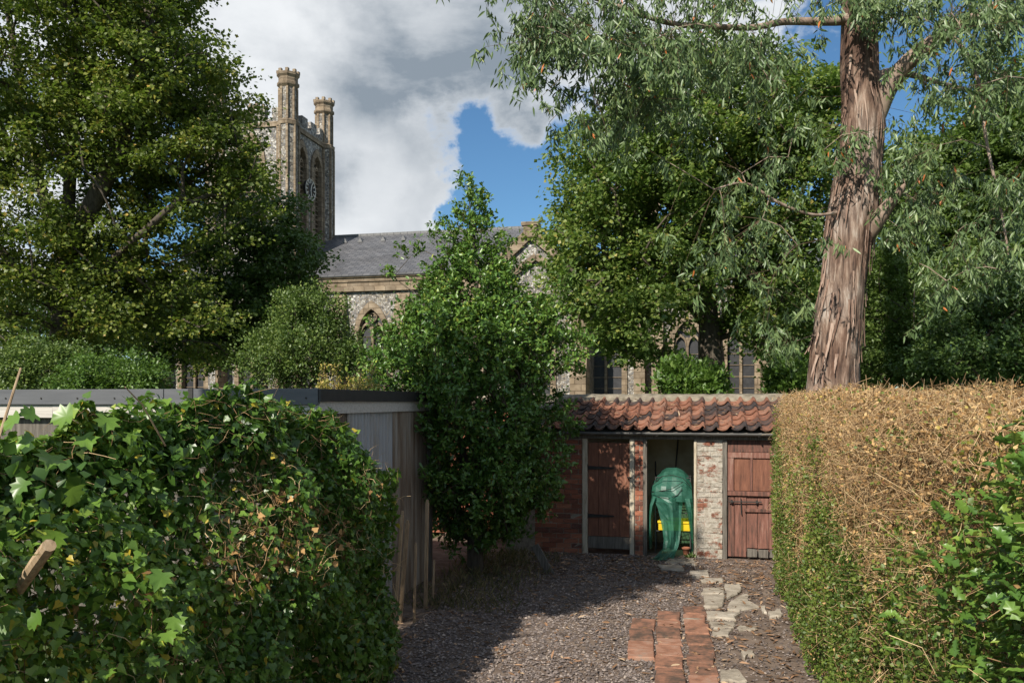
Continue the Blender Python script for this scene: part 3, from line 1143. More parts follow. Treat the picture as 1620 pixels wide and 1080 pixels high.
    for k in range(4):
        x = .35 + k * 1.18
        for face in (Tl, Tr):
            m = MB()
            q0, q1 = face(x, -.03, zp), face(x + .72, .36, z_top)
            m.box(min(q0[0], q1[0]), max(q0[0], q1[0]), min(q0[1], q1[1]), max(q0[1], q1[1]), zp, z_top - .12)
            me_ = m.build('merlon', 'flint', tw)
            m = MB()
            q0, q1 = face(x - .06, -.10, zp), face(x + .78, .42, z_top)
            m.box(min(q0[0], q1[0]), max(q0[0], q1[0]), min(q0[1], q1[1]), max(q0[1], q1[1]), z_top - .12, z_top + .06)
            m.build('coping', 'dressed_stone', me_)
    # turrets
    first = None
    for i, (du, dv) in enumerate(((0, 0), (0, S), (-S, 0), (-S, S))):
        c = (uc + du, VT + dv)
        m = MB()
        octo_stack(m, c, [(.60, 0), (.60, z_str - .1), (.50, z_str + .2), (.50, z_tur - .75)])
        tu = m.build('turret', 'flint', ch)
        m = MB()
        octo_stack(m, c, [(.66, z_str - .12), (.68, z_str + .10), (.52, z_str + .22)])
        octo_stack(m, c, [(.51, z_tur - .85), (.64, z_tur - .72), (.64, z_tur - .56), (.56, z_tur - .5), (.56, z_tur - .26), (.66, z_tur - .14), (.66, z_tur)])
        for k in range(8):
            an = math.pi / 8 + k * math.pi / 4
            for zz in (0,):
                x, y = c[0] + .56 * math.cos(an), c[1] + .56 * math.sin(an)
                m.box(x - .09, x + .09, y - .09, y + .09, z_tur, z_tur + .17)
            # corner ribs
            for r0, za, zb in ((.595, .0, z_str - .14), (.495, z_str + .2, z_tur - .85)):
                x, y = c[0] + r0 * math.cos(an), c[1] + r0 * math.sin(an)
                m.bar((x, y, za), (x, y, zb), .13)
        m.build('turret_dressing', 'dressed_stone', tu)
    # clock on the east face
    zc = z_at(484, 301, VT + 2.3)
    uc_, vc_ = ue + .10, vs_ + 2.45
    m = MB()
    pr = [(uc_, vc_ + .66 * math.cos(2 * math.pi * k / 32), zc + .66 * math.sin(2 * math.pi * k / 32)) for k in range(32)]
    V = [(uc_ - .12, p[1], p[2]) for p in pr] + pr
    m.add(V, [tuple(range(32, 64))] + [(k, (k + 1) % 32, (k + 1) % 32 + 32, k + 32) for k in range(32)])
    ck = m.build('clock', 'clock_black', ch)
    m = MB()
    for k in range(12):
        an = 2 * math.pi * k / 12
        q = lambda r: (uc_ + .025, vc_ + r * math.sin(an), zc + r * math.cos(an))
        m.bar(q(.40), q(.60), .075, .03, (1, 0, 0))
    m.tube([(uc_ + .03, vc_ + .64 * math.cos(2 * math.pi * k / 32), zc + .64 * math.sin(2 * math.pi * k / 32)) for k in range(33)], .025, 5)
    m.build('clock_numerals', 'clock_white', ck)
    for L_, an, w in ((.52, 3.02, .05), (.34, .32, .075)):
        m = MB()
        m.bar((uc_ + .05, vc_ - .1 * math.sin(an), zc - .1 * math.cos(an)), (uc_ + .05, vc_ + L_ * math.sin(an), zc + L_ * math.cos(an)), w, .03, (1, 0, 0))
        m.build('clock_hand', 'clock_white', ck)
    m = MB()
    m.tube([(uc - .75, VT + 1.2, z_str), (uc - .75, VT + 1.2, z_tur - .3)], .05, 6)
    m.box(uc - .9, uc - .55, VT + 1.18, VT + 1.22, z_tur - .36, z_tur - .28)
    m.build('aerial_pole', 'clock_white', ch)
    # --- transept with a coped gable, and the lower gabled porch before it
    VX = 39.0
    a0, a1 = u_at(752, VX), u_at(932, VX)
    ac = u_at(842, VX)
    zA, zB = z_at(842, 372, VX), z_at(760, 455, VX)
    hw = (a1 - a0) / 2
    ac = (a0 + a1) / 2
    Tx = lambda x, d, z: (a0 + x, VX + d, z)
    m = MB()
    arch_wall(m, Tx, a1 - a0, 0, zB, [(hw, 2.0, 2.6, zB - 2.4)])
    m.add([(a0, VX, zB), (a1, VX, zB), (ac, VX, zA - .1)], [(0, 1, 2)])
    m.add([(a1, VX, 0), (a1, VN + 1, 0), (a1, VN + 1, zB), (a1, VX, zB)], [(0, 1, 2, 3)])
    m.add([(a0, VX, 0), (a0, VX, zB), (a0, VN + 1, zB), (a0, VN + 1, 0)], [(0, 1, 2, 3)])
    m.build('wall', 'flint', ch)
    gothic_window(ch, Tx, hw, 2.0, 2.6, zB - 2.4)
    m = MB()
    for s in (-1, 1):
        m.bar((ac + s * (hw + .3), VX - .05, zB - .2), (ac + s * .05, VX - .05, zA + .1), .5, .26, (0, 1, 0))
    m.box(ac - .32, ac + .32, VX - .36, VX + .3, zA - .15, zA + .42)
    m.box(ac - .42, ac + .42, VX - .42, VX + .36, zA + .42, zA + .58)
    for s in (-1, 1):
        m.box(ac + s * (hw + .15) - .4, ac + s * (hw + .15) + .4, VX - .34, VX + .3, zB - .6, zB - .05)
    m.build('gable_coping', 'dressed_stone', ch)
    m = MB()
    m.add([(a0 - .2, VX + .2, zB - .1), (ac, VX + .2, zA - .15), (ac, VN + 6, zA - .15), (a0 - .2, VN + 6, zB - .1), (a1 + .2, VX + .2, zB - .1), (a1 + .2, VN + 6, zB - .1)], [(0, 1, 2, 3), (1, 4, 5, 2)])
    o = m.build('roof', 'slate', ch)
    roof_uv(o, Vector((0, 1, 0)), Vector((.7, 0, .7)))
    # inner pointed hood below the gable
    m = MB()
    zi = z_at(850, 406, VX)
    for s in (-1, 1):
        m.bar((ac + .25 + s * 1.75, VX - .10, zi - 1.25), (ac + .25, VX - .10, zi), .3, .22, (0, 1, 0))
    m.build('hood_mould', 'dressed_stone', ch)
    # corner buttresses
    for x0, x1 in ((a1 - .72, a1 + .02), (a0 - .02, a0 + .72)):
        m = MB()
        zb = z_at(912, 470, VX - 1)
        m.add([(x, y, z) for x in (x0, x1) for y, z in ((VX, -.05), (VX - 1.35, -.05), (VX - 1.35, 3.5), (VX - 1.0, 4.1), (VX - 1.0, zb - .9), (VX - .02, zb), (VX, zb))],
              [(0, 1, 2, 3, 4, 5, 6), (13, 12, 11, 10, 9, 8, 7)] + [(i, i + 7, i + 8, i + 1) for i in range(6)])
        m.build('buttress', 'dressed_stone', ch)
    # --- chancel
    VC = 40.6
    b0, b1 = a1 + .02, u_at(1330, VC)
    zc_e = z_at(1110, 458, VC)
    Tc = lambda x, d, z: (b0 + x, VC + d, z)
    wins = []
    for px, w in ((958, 1.7), (1087, 1.35), (1172, 1.35), (1262, 1.35)):
        wins.append((u_at(px, VC) - b0, w, 2.5, zc_e - 2.55))
    m = MB()
    arch_wall(m, Tc, b1 - b0, 0, zc_e, wins)
    m.build('wall', 'flint', ch)
    for c, w, s, sp in wins:
        gothic_window(ch, Tc, c, w, s, sp)
    m = MB()
    m.box(b0, b1, VC - .2, VC + .3, zc_e - .05, zc_e + .2)
    m.box(b0, b1, VC - .10, VC + .3, zc_e - .35, zc_e - .05)
    m.build('cornice', 'dressed_stone', ch)
    for px in (1012, 1040, 1130, 1215):
        x = u_at(px, VC - .6)
        m = MB()
        m.add([(q, y, z) for q in (x - .26, x + .26) for y, z in ((VC, -.05), (VC - .9, -.05), (VC - .9, 4.6), (VC - .02, zc_e - .8), (VC, zc_e - .8))],
              [(0, 1, 2, 3, 4), (9, 8, 7, 6, 5)] + [(i, i + 5, i + 6, i + 1) for i in range(4)])
        m.build('buttress', 'dressed_stone', ch)
    VCR = 45.6
    zcr = z_at(1190, 392, VCR)
    m = MB()
    m.add([(b0, VC - .3, zc_e + .2), (b1, VC - .3, zc_e + .2), (b1, VCR, zcr), (b0, VCR, zcr), (b1, 2 * VCR - VC, zc_e), (b0, 2 * VCR - VC, zc_e)], [(0, 1, 2, 3), (3, 2, 4, 5)])
    m.add([(b1, VC, 0), (b1, 2 * VCR - VC, 0), (b1, 2 * VCR - VC, zc_e), (b1, VCR, zcr), (b1, VC, zc_e)], [(0, 1, 2, 3, 4)])
    o = m.build('roof', 'slate', ch)
    roof_uv(o, Vector((1, 0, 0)), Vector((0, .8, .6)))
    # slim stone pinnacle on the nave's east gable
    m = MB()
    uu = u_at(1030, VCR)
    zz = z_at(1030, 322, VCR)
    m.box(uu - .38, uu + .38, VCR - .38, VCR + .38, zcr - 1.2, zz - .35)
    m.box(uu - .5, uu + .5, VCR - .5, VCR + .5, zz - .35, zz - .1)
    m.box(uu - .3, uu + .3, VCR - .3, VCR + .3, zz - .1, zz + .25)
    m.build('chimney', 'dressed_stone', ch)


build_church()
# ------------------------------------------------------------------ outhouse
VO = 12.38


def brick_protos(mat, n=4):
    out = []
    for k in range(n):
        m = MB()
        x, y, z = .5, .5, .5
        V = []
        for zz in (-z, z):
            for yy in (-y, y):
                for xx in (-x, x):
                    V.append((xx + random.uniform(-.02, .02), yy + random.uniform(-.09, .09), zz + random.uniform(-.09, .09)))
        m.add(V, [(0, 2, 3, 1), (4, 5, 7, 6), (0, 1, 5, 4), (2, 6, 7, 3), (0, 4, 6, 2), (1, 3, 7, 5)])
        me = m.mesh('brick')
        me.materials.append(MATS[mat])
        out.append(me)
    return out


def lay_bricks(parent, off, protos, u0, u1, v0, v1, z0, z1, L=.225, H=.075):
    j = .010
    row = 0
    z = z0
    while z < z1 - .02:
        h = min(H, z1 - z)
        x = u0 - (L / 2 if row % 2 else 0)
        while x < u1 - .005:
            a, b = max(x, u0), min(x + L, u1)
            if b - a > .03:
                o = bpy.data.objects.new('brick', random.choice(protos))
                COL.objects.link(o)
                o.parent = parent
                o.location = ((a + b) / 2 - off[0], (v0 + v1) / 2 - off[1] + random.uniform(-.006, .004), z + h / 2 - off[2])
                o.scale = (b - a - j, v1 - v0, h - j)
            x += L
        row += 1
        z += h


def build_outhouse():
    u = lambda px: u_at(px, VO)
    oh = gthing('outhouse', 'low brick outhouse with red pantile roof and two brown doors', 'outhouse', u(1060), VO)
    off = OFF[oh.name]
    red = brick_protos('brick')
    wht = brick_protos('whitewashed_brick')
    zP = 1.74                                         # underside of wall plate
    VB = VO + 1.30                                    # back wall
    uA, uZ = u(800), u(1330)
    # mortar cores, bricks 6 mm proud
    m = MB()
    m.box(uA, u(921), VO + .008, VO + .2, 0, zP)
    m.box(u(1004), u(1017.5), VO + .008, VO + .2, 0, zP)
    w1 = m.build('wall', 'mortar', oh)
    lay_bricks(w1, off, red, u(846), u(921), VO, VO + .1, 0, zP)
    lay_bricks(w1, off, red, u(1004), u(1017.5), VO, VO + .1, 0, zP, .14)
    m = MB()
    m.box(u(1102.5), u(1143), VO + .008, VO + .23, 0, zP)
    pl = m.build('pillar', 'pale_mortar', oh)
    lay_bricks(pl, off, wht, u(1102.5), u(1143), VO, VO + .1, 0, zP, .20)
    # back wall, partitions, plastered inside
    m = MB()
    m.box(uA, uZ, VB, VB + .12, 0, 2.1)
    m.box(u(1005), u(1016), VO + .2, VB, 0, 1.95)
    m.box(u(1110), u(1121), VO + .23, VB, 0, 1.95)
    m.build('inner_wall', 'plaster', oh)
    # posts
    for a, b, mt in ((921.5, 929.5, 'cream_paint'), (996.5, 1003.5, 'cream_paint'), (1018, 1023.5, 'grey_wood'), (1098, 1102, 'cream_paint'), (1143.5, 1150, 'grey_wood')):
        m = MB()
        m.box(u(a), u(b), VO - .015, VO + .10, 0, zP, .003)
        m.build('post', mt, oh, bevel=.004)
    m = MB()
    m.box(u(850), uZ, VO - .02, VO + .12, zP + .002, zP + .09)
    m.build('wall_plate', 'grey_wood', oh, bevel=.004)
    # gutter: half-round channel
    m = MB()
    n = 9
    V, fs = [], []
    for k in range(n):
        an = math.pi + math.pi * k / (n - 1)
        for r in (.045, .038):
            for uu in (u(850), uZ):
                V.append((uu, VO - .11 + r * math.cos(an), 1.845 + r * math.sin(an)))
    for k in range(n - 1):
        a, b = 4 * k, 4 * k + 4
        fs += [(a, a + 1, b + 1, b), (a + 2, b + 2, b + 3, a + 3)]
    fs += [(0, 2, 3, 1), (4 * n - 4, 4 * n - 3, 4 * n - 1, 4 * n - 2)]
    m.add(V, fs)
    g = m.build('gutter', 'gutter_metal', oh, smooth=True)
    m = MB()
    for px in (880, 960, 1040, 1120, 1200, 1270):
        m.box(u(px) - .012, u(px) + .012, VO - .158, VO - .015, 1.797, 1.805)
    m.build('bracket', 'black_iron', g)
    # ---- left door: vertical planks, two strap hinges, a grey kick board
    d0, d1 = u(930), u(996)
    n = 4
    dm = MB()
    dm.box(d0 + .02, d1 - .02, VO + .065, VO + .085, .14, 1.66)
    door = dm.build('door', 'door_paint', oh)
    for k in range(n):
        a, b = d0 + (d1 - d0) * k / n, d0 + (d1 - d0) * (k + 1) / n
        m = MB()
        m.box(a + .0015, b - .0015, VO + .03 + random.uniform(0, .003), VO + .06, .27, zP - .06)
        m.build('plank', 'door_paint', door, bevel=.003)
    m = MB()
    m.box(d0, d1, VO + .022, VO + .062, .085, .262, .003)
    m.build('kick_board', 'grey_wood', door, bevel=.004)
    for z in (1.30, .575):
        m = MB()
        m.prism([(d0 - .04, z - .025), (d0 + .02, z - .028), (d0 + .38, z - .012), (d0 + .40, z), (d0 + .38, z + .012), (d0 + .02, z + .028), (d0 - .04, z + .025)], VO + .014, VO + .022)
        m.tube([(d0 - .01, VO + .01, z - .05), (d0 - .01, VO + .01, z + .05)], .012, 8)
        m.build('hinge', 'black_iron', door)
    m = MB()
    m.box(d1 - .035, d1 + .03, VO - .03, VO - .012, 1.155, 1.175)
    m.tube([(d1 - .03, VO + .0, 1.165), (d1 - .03, VO + .03, 1.165)], .012, 8)
    m.tube([(d1 - .03, VO + .01, .98), (d1 - .03, VO - .005, .90), (d1 - .02, VO + .01, .78)], .006, 6)
    m.build('latch', 'black_iron', door)
    # ---- right door: worn boards, rails and a panelled top
    e0, e1 = u(1151), u(1236)
    dm = MB()
    dm.box(e0 + .01, e1 - .01, VO + .07, VO + .09, .12, zP - .12)
    door = dm.build('door', 'door_paint_worn', oh)
    edges = [1151, 1162, 1181, 1199, 1217, 1236]
    for k in range(len(edges) - 1):
        a, b = u(edges[k]), u(edges[k + 1])
        m = MB()
        lo = .04 + (0.0 if k in (0, 1) else .13)
        m.box(a + .003, b - .003, VO + .035 + random.uniform(0, .012), VO + .066, lo, .92 + random.uniform(-.03, .03), .004)
        m.build('plank', 'door_paint_worn', door, bevel=.004)
    for k in (2, 3, 4):
        m = MB()
        a, b = u(edges[k]) + .01, u(edges[k + 1]) - .01
        m.box(a, b, VO + .03, VO + .06, .012 + random.uniform(0, .03), .16, .006)
        m.build('patch_board', 'grey_wood', door, bevel=.005)
    for a, b in ((1162, 1187), (1191, 1236)):
        m = MB()
        m.box(u(a), u(b), VO + .045, VO + .066, 1.0, 1.47)
        m.build('panel', 'door_paint', door, bevel=.006)
    for (a, b, z0, z1, dv) in ((1151, 1236, .93, .995, .012), (1151, 1236, 1.48, 1.56, .02), (1178, 1236, .70, .745, .01), (1187, 1191, 1.0, 1.48, .022), (1151, 1161, 1.0, 1.48, .022)):
        m = MB()
        m.box(u(a), u(b), VO + dv, VO + .075 - dv * .5, z0, z1, .004)
        m.build('rail', 'door_paint_worn', door, bevel=.005)
    m = MB()
    m.box(u(1151), u(1260), VO + .03, VO + .09, 1.565, zP - .001)
    m.build('door_head', 'door_paint_worn', oh, bevel=.004)
    m = MB()
    m.tube([(u(1153), VO - .005, .845), (u(1205), VO - .005, .85)], .009, 8)
    m.box(u(1156), u(1159), VO - .012, VO + .03, .825, .87)
    m.box(u(1196), u(1199), VO - .012, VO + .03, .825, .87)
    m.bar((u(1172), VO + .012, .90), (u(1173), VO + .012, .66), .02, .012)
    m.build('bolt', 'black_iron', door)
    m = MB()
    m.box(u(1237), u(1262), VO, VO + .2, 0, zP)
    m.build('wall', 'brick', oh)
    # ---- pantile roof
    ze, zt = 1.885, 2.315
    ve, vt = VO - .14, VB - .06
    m = MB()
    m.add([(uA, ve + .03, ze - .05), (uZ, ve + .03, ze - .05), (uZ, vt, zt - .05), (uA, vt, zt - .05),
           (uA, ve + .03, ze - .085), (uZ, ve + .03, ze - .085), (uZ, vt, zt - .085), (uA, vt, zt - .085)],
          [(0, 1, 2, 3), (7, 6, 5, 4), (0, 4, 5, 1), (1, 5, 6, 2), (2, 6, 7, 3), (3, 7, 4, 0)])
    roof = m.build('roof', 'grey_wood', oh)
    W, rows = .198, 6
    slope = math.atan2(zt - ze, vt - ve)
    Ls = math.hypot(zt - ze, vt - ve)
    ex = Ls / rows
    protos = []
    for k in range(3):
        n = 11
        V = []
        for th in (0, -.018):
            for yy, lift in ((-.01, .026 + .005 * k), (ex + .05, 0)):
                for i in range(n):
                    w = i / (n - 1)
                    if w < .66:
                        z = -.026 * math.sin(math.pi * w / .66)
                    else:
                        z = .046 * math.sin(math.pi * (w - .66) / .34) - .004 * (w - .66)
                    V.append(((w - .5) * W * 1.13, yy, z + lift + th))
        fs = []
        for i in range(n - 1):
            fs += [(i, i + 1, n + i + 1, n + i), (2 * n + i, 3 * n + i, 3 * n + i + 1, 2 * n + i + 1), (i, 2 * n + i, 2 * n + i + 1, i + 1), (n + i, n + i + 1, 3 * n + i + 1, 3 * n + i)]
        fs += [(0, n, 3 * n, 2 * n), (n - 1, 3 * n - 1, 4 * n - 1, 2 * n - 1)]
        mb = MB().add(V, fs)
        me = mb.mesh('tile')
        me.materials.append(MATS['pantile'])
        protos.append(me)
    x = u(872)
    ci = 0
    while x < u(1300):
        for r in range(rows):
            o = bpy.data.objects.new('tile', random.choice(protos))
            COL.objects.link(o)
            o.parent = roof
            d = r * ex
            o.location = (x + random.uniform(-.007, .007) - off[0], ve + d * math.cos(slope) + random.uniform(-.014, .008) - off[1],
                          ze + d * math.sin(slope) + .004 + random.uniform(0, .008))
            o.rotation_euler = (slope + random.uniform(-.02, .02), random.uniform(-.035, .035), random.uniform(-.03, .03))
        x += W
        ci += 1
    # leaves caught on the tiles
    n = 240
    uu = rng.uniform(u(900), u(1235), n)
    t = rng.random(n)
    P = np.array([G(a, ve + (vt - ve) * b, ze + (zt - ze) * b + .035) for a, b in zip(uu, t)])
    D = rng.normal(size=(n, 3)) * [1, .4, .15]
    me = leaf_mesh('fallen_leaves', P, D, np.array([[0, -.3, 1.]]) + rng.normal(size=(n, 3)) * .2, rng.uniform(.04, .11, n), 'lance', rng.uniform(.3, 1, n), 1.3)
    tag(link('fallen_leaves', me, None, 'leaf_litter'), 'dry fallen leaves caught between the red roof tiles', 'leaves', kind='stuff')
    # ---- boundary wall behind the roof, with a rough mortar coping
    bw = gthing('boundary_wall', 'brick boundary wall with rough mortar coping behind the tiled outhouse', 'wall', u(1060), VB + .3)
    m = MB()
    m.box(u_at(520, VB), u_at(1500, VB), VB + .13, VB + .36, 0, 2.33)
    m.build('wall', 'brick', bw)
    nu = 160
    V = []
    us = np.linspace(u_at(520, VB), u_at(1500, VB), nu)
    prof = ((-.06, 2.30), (-.05, 2.345), (.03, 2.40), (.16, 2.425), (.28, 2.42), (.36, 2.37), (.38, 2.30))
    for a in us:
        for dv, z in prof:
            q = mnoise.noise(Vector((a * 3, dv * 6, 1)))
            q2 = mnoise.noise(Vector((a * 11, dv * 14, 5)))
            V.append((a, VB + dv + .02 * q, z + .022 * q + .014 * q2))
    k = len(prof)
    fs = [(i * k + j, (i + 1) * k + j, (i + 1) * k + j + 1, i * k + j + 1) for i in range(nu - 1) for j in range(k - 1)]
    MB().add(V, fs).build('coping', 'coping_mortar', bw, smooth=True)


build_outhouse()


def build_bay():
    """what stands in the open bay between the two doors"""
    v0 = VO + .12
    U = lambda px: u_at(px, VO + .1)
    Z = lambda py: z_at(1060, py, VO + .1)

    # shelf rack under the cover
    rk = gthing('metal_rack', 'dark metal shelf rack under the green plastic cover', 'rack', U(1062), VO + .45)
    a, b = U(1036), U(1092)
    for uu in (a, b):
        for vv in (VO + .28, VO + .62):
            MB().tube([(uu, vv, .01), (uu, vv, 1.16)], .010, 8).build('leg', 'rack_metal', rk)
    for z in (.34, .62, .90, 1.15):
        m = MB()
        for vv in (VO + .28, VO + .62):
            m.tube([(a, vv, z), (b, vv, z)], .008, 6)
        for uu in (a, b):
            m.tube([(uu, VO + .28, z), (uu, VO + .62, z)], .008, 6)
        for k in range(1, 9):
            uu = a + (b - a) * k / 9
            m.tube([(uu, VO + .28, z), (uu, VO + .62, z)], .004, 4)
        m.build('shelf', 'rack_metal', rk)
    # yellow crate on the lower shelf
    c = gthing('yellow_crate', 'bright yellow plastic crate on the rack behind the green sheet', 'crate', U(1067), VO + .42, .35)
    a, b, y0, y1, z0, z1 = U(1041), U(1093), VO + .22, VO + .58, .36, .50
    m = MB()
    m.box(a, b, y0, y0 + .015, z0, z1)
    m.box(a, b, y1 - .015, y1, z0, z1)
    m.box(a, a + .015, y0 + .015, y1 - .015, z0, z1)
    m.box(b - .015, b, y0 + .015, y1 - .015, z0, z1)
    m.box(a + .015, b - .015, y0 + .015, y1 - .015, z0, z0 + .012)
    m.build('crate_body', 'yellow_plastic', c, bevel=.003)
    m = MB()
    m.box(a - .012, b + .012, y0 - .014, y0 - .001, z1 - .03, z1 + .004)
    m.box(a - .012, b + .012, y1 + .001, y1 + .014, z1 - .03, z1 + .004)
    m.build('rim', 'yellow_plastic', c, bevel=.003)
    m = MB()
    for k in range(3):
        q = a + (b - a) * (k + .6) / 3.4
        m.box(q - .005, q + .005, y0 - .008, y0 - .001, z0, z1 - .035)
    m.build('rib', 'yellow_plastic', c)
    # terracotta pot
    p = gthing('plant_pot', 'small terracotta plant pot on the floor of the open bay', 'pot', U(1085), VO + .2)
    m = MB()
    prof = [(.038, 0), (.054, .08), (.062, .082), (.064, .108), (.054, .108), (.050, .07), (.0, .065)]
    n = 16
    V = [(U(1085) + r * math.cos(6.2832 * k / n), VO + .2 + r * math.sin(6.2832 * k / n), z + .012) for r, z in prof for k in range(n)]
    fs = [(i * n + k, i * n + (k + 1) % n, (i + 1) * n + (k + 1) % n, (i + 1) * n + k) for i in range(len(prof) - 1) for k in range(n)]
    m.add(V, fs)
    m.build('pot_body', 'terracotta', p, smooth=True)
    # broom handle leaning on the back wall
    s = gthing('broom', 'dark wooden broom handle leaning against the pale back wall', 'broom', U(1066), VO + .8)
    m = MB()
    m.tube([(u_at(1060, VO + 1.0), VO + .80, .05), (u_at(1073.5, VO + 1.2), VO + 1.22, 1.80)], .013, 8)
    m.build('handle', 'black_iron', s)
    m = MB()
    q = u_at(1060, VO + 1.0)
    m.box(q - .14, q + .14, VO + .76, VO + .83, .015, .09)
    m.build('broom_head', 'grey_wood', s)
    s = gthing('short_stick', 'short dark stick standing left of the green cover', 'stick', U(1040), VO + .9)
    MB().tube([(u_at(1038, VO + .95), VO + .9, .0), (u_at(1036.5, VO + 1.1), VO + 1.2, 1.33)], .012, 8).build('shaft', 'black_iron', s)

    # green plastic cover: hood over the rack, curtain gathered in the middle, two side flaps
    g = gthing('green_cover', 'crumpled green plastic sheet draped over the rack in the open bay', 'plastic cover', U(1062), VO + .35)
    rr = random.Random(3)

    def sheet(rows, nx, wob, seed, dome=0.0):
        """rows: (left px, right px, py, depth); a wrinkled grid through them"""
        V = []
        ny = len(rows)
        for j, (l, r, py, dv) in enumerate(rows):
            for i in range(nx):
                t = i / (nx - 1)
                q = mnoise.noise(Vector((t * 5 + seed, j * .28, seed)))
                q2 = mnoise.noise(Vector((t * 13 + seed, j * .5, seed * 2)))
                fold = wob * math.sin(t * 11 + seed + j * .15)
                px = l + (r - l) * t + 1.2 * q
                vv = VO + dv + fold + .035 * q + .018 * q2 + .10 * (2 * t - 1) ** 2 * (1 if dv > -.1 else .3)
                V.append((U(px), vv, max(.012, z_at(1060, py, VO + .1) + .02 * q2 + dome * max(0, 1 - j / ny * 1.3) * (1 - (2 * t - 1) ** 2))))
        fs = [(j * nx + i, j * nx + i + 1, (j + 1) * nx + i + 1, (j + 1) * nx + i) for j in range(ny - 1) for i in range(nx - 1)]
        return V, fs

    def dense(rows, k=2):
        out = []
        for a, b in zip(rows[:-1], rows[1:]):
            for i in range(k):
                t = i / k
                out.append(tuple(a[q] * (1 - t) + b[q] * t for q in range(4)))
        out.append(rows[-1])
        return out

    m = MB()
    hood = dense([(1045, 1083, 760, .68), (1041, 1086, 753, .45), (1038, 1089, 755, .28), (1033, 1092, 762, .18), (1030, 1094.5, 772, .11), (1029.5, 1095, 783, .08), (1031.5, 1095.5, 793, .07)])
    m.add(*sheet(hood, 9, .016, 1.0, .14))
    curtain = dense([(1031.5, 1082, 786, .065), (1036, 1080, 794, .055), (1041, 1078.5, 806, .05), (1045, 1078, 822, .04), (1048, 1077, 840, .03), (1050, 1075, 855, .0), (1049, 1072, 866, -.06), (1040, 1068, 874, -.2), (1030, 1063, 879, -.34)])
    m.add(*sheet(curtain, 9, .03, 4.0))
    right = dense([(1079, 1095.5, 788, .068), (1084, 1097, 800, .06), (1088, 1098, 815, .06), (1091, 1098, 840, .05), (1094, 1097, 860, .04), (1093, 1097, 874, .03)])
    m.add(*sheet(right, 5, .02, 7.0))
    left = dense([(1031, 1040, 786, .07), (1026, 1035, 800, .07), (1024, 1033, 820, .07), (1025, 1032, 845, .06), (1026, 1031, 868, .05)])
    m.add(*sheet(left, 4, .02, 9.0))
    m.build('sheet', 'green_plastic_sheet', g)
    m = MB()
    for pts in (((1032, 768), (1048, 753), (1064, 751), (1080, 755), (1092, 768)), ((1031, 779), (1048, 776), (1064, 772), (1080, 762)), ((1040, 786), (1058, 788), (1072, 782), (1079, 772))):
        m.tube([(U(a), VO + .055 + .10 * (2 * (a - 1031) / 64 - 1) ** 2, Z(b)) for a, b in pts], .005, 5)
    m.build('cord', 'black_iron', g)
    # small yellow-green weed at the pillar
    w = thing('weed', 'small yellow green weed at the foot of the whitewashed pillar', 'weed', G(U(1092), VO - .02))
    n = 40
    c = np.array(G(U(1092), VO - .02))
    D = rng.normal(size=(n, 3)) * [1, 1, .5] + [0, 0, .9]
    me = leaf_mesh('leaves', np.zeros((n, 3)) + rng.normal(size=(n, 3)) * [.03, .03, .003] + [0, 0, .012], D, rand_dirs(n), rng.uniform(.04, .1, n), 'lance', None, 1.6)
    link('leaves', me, w, 'leaf_bright')['kind'] = 'stuff'


build_bay()

# ------------------------------------------------------------------ shed behind the ivy
SH_U0, SH_U1, SH_V0, SH_V1, SH_Z = -9.6, -3.45, 6.95, 10.1, 2.42


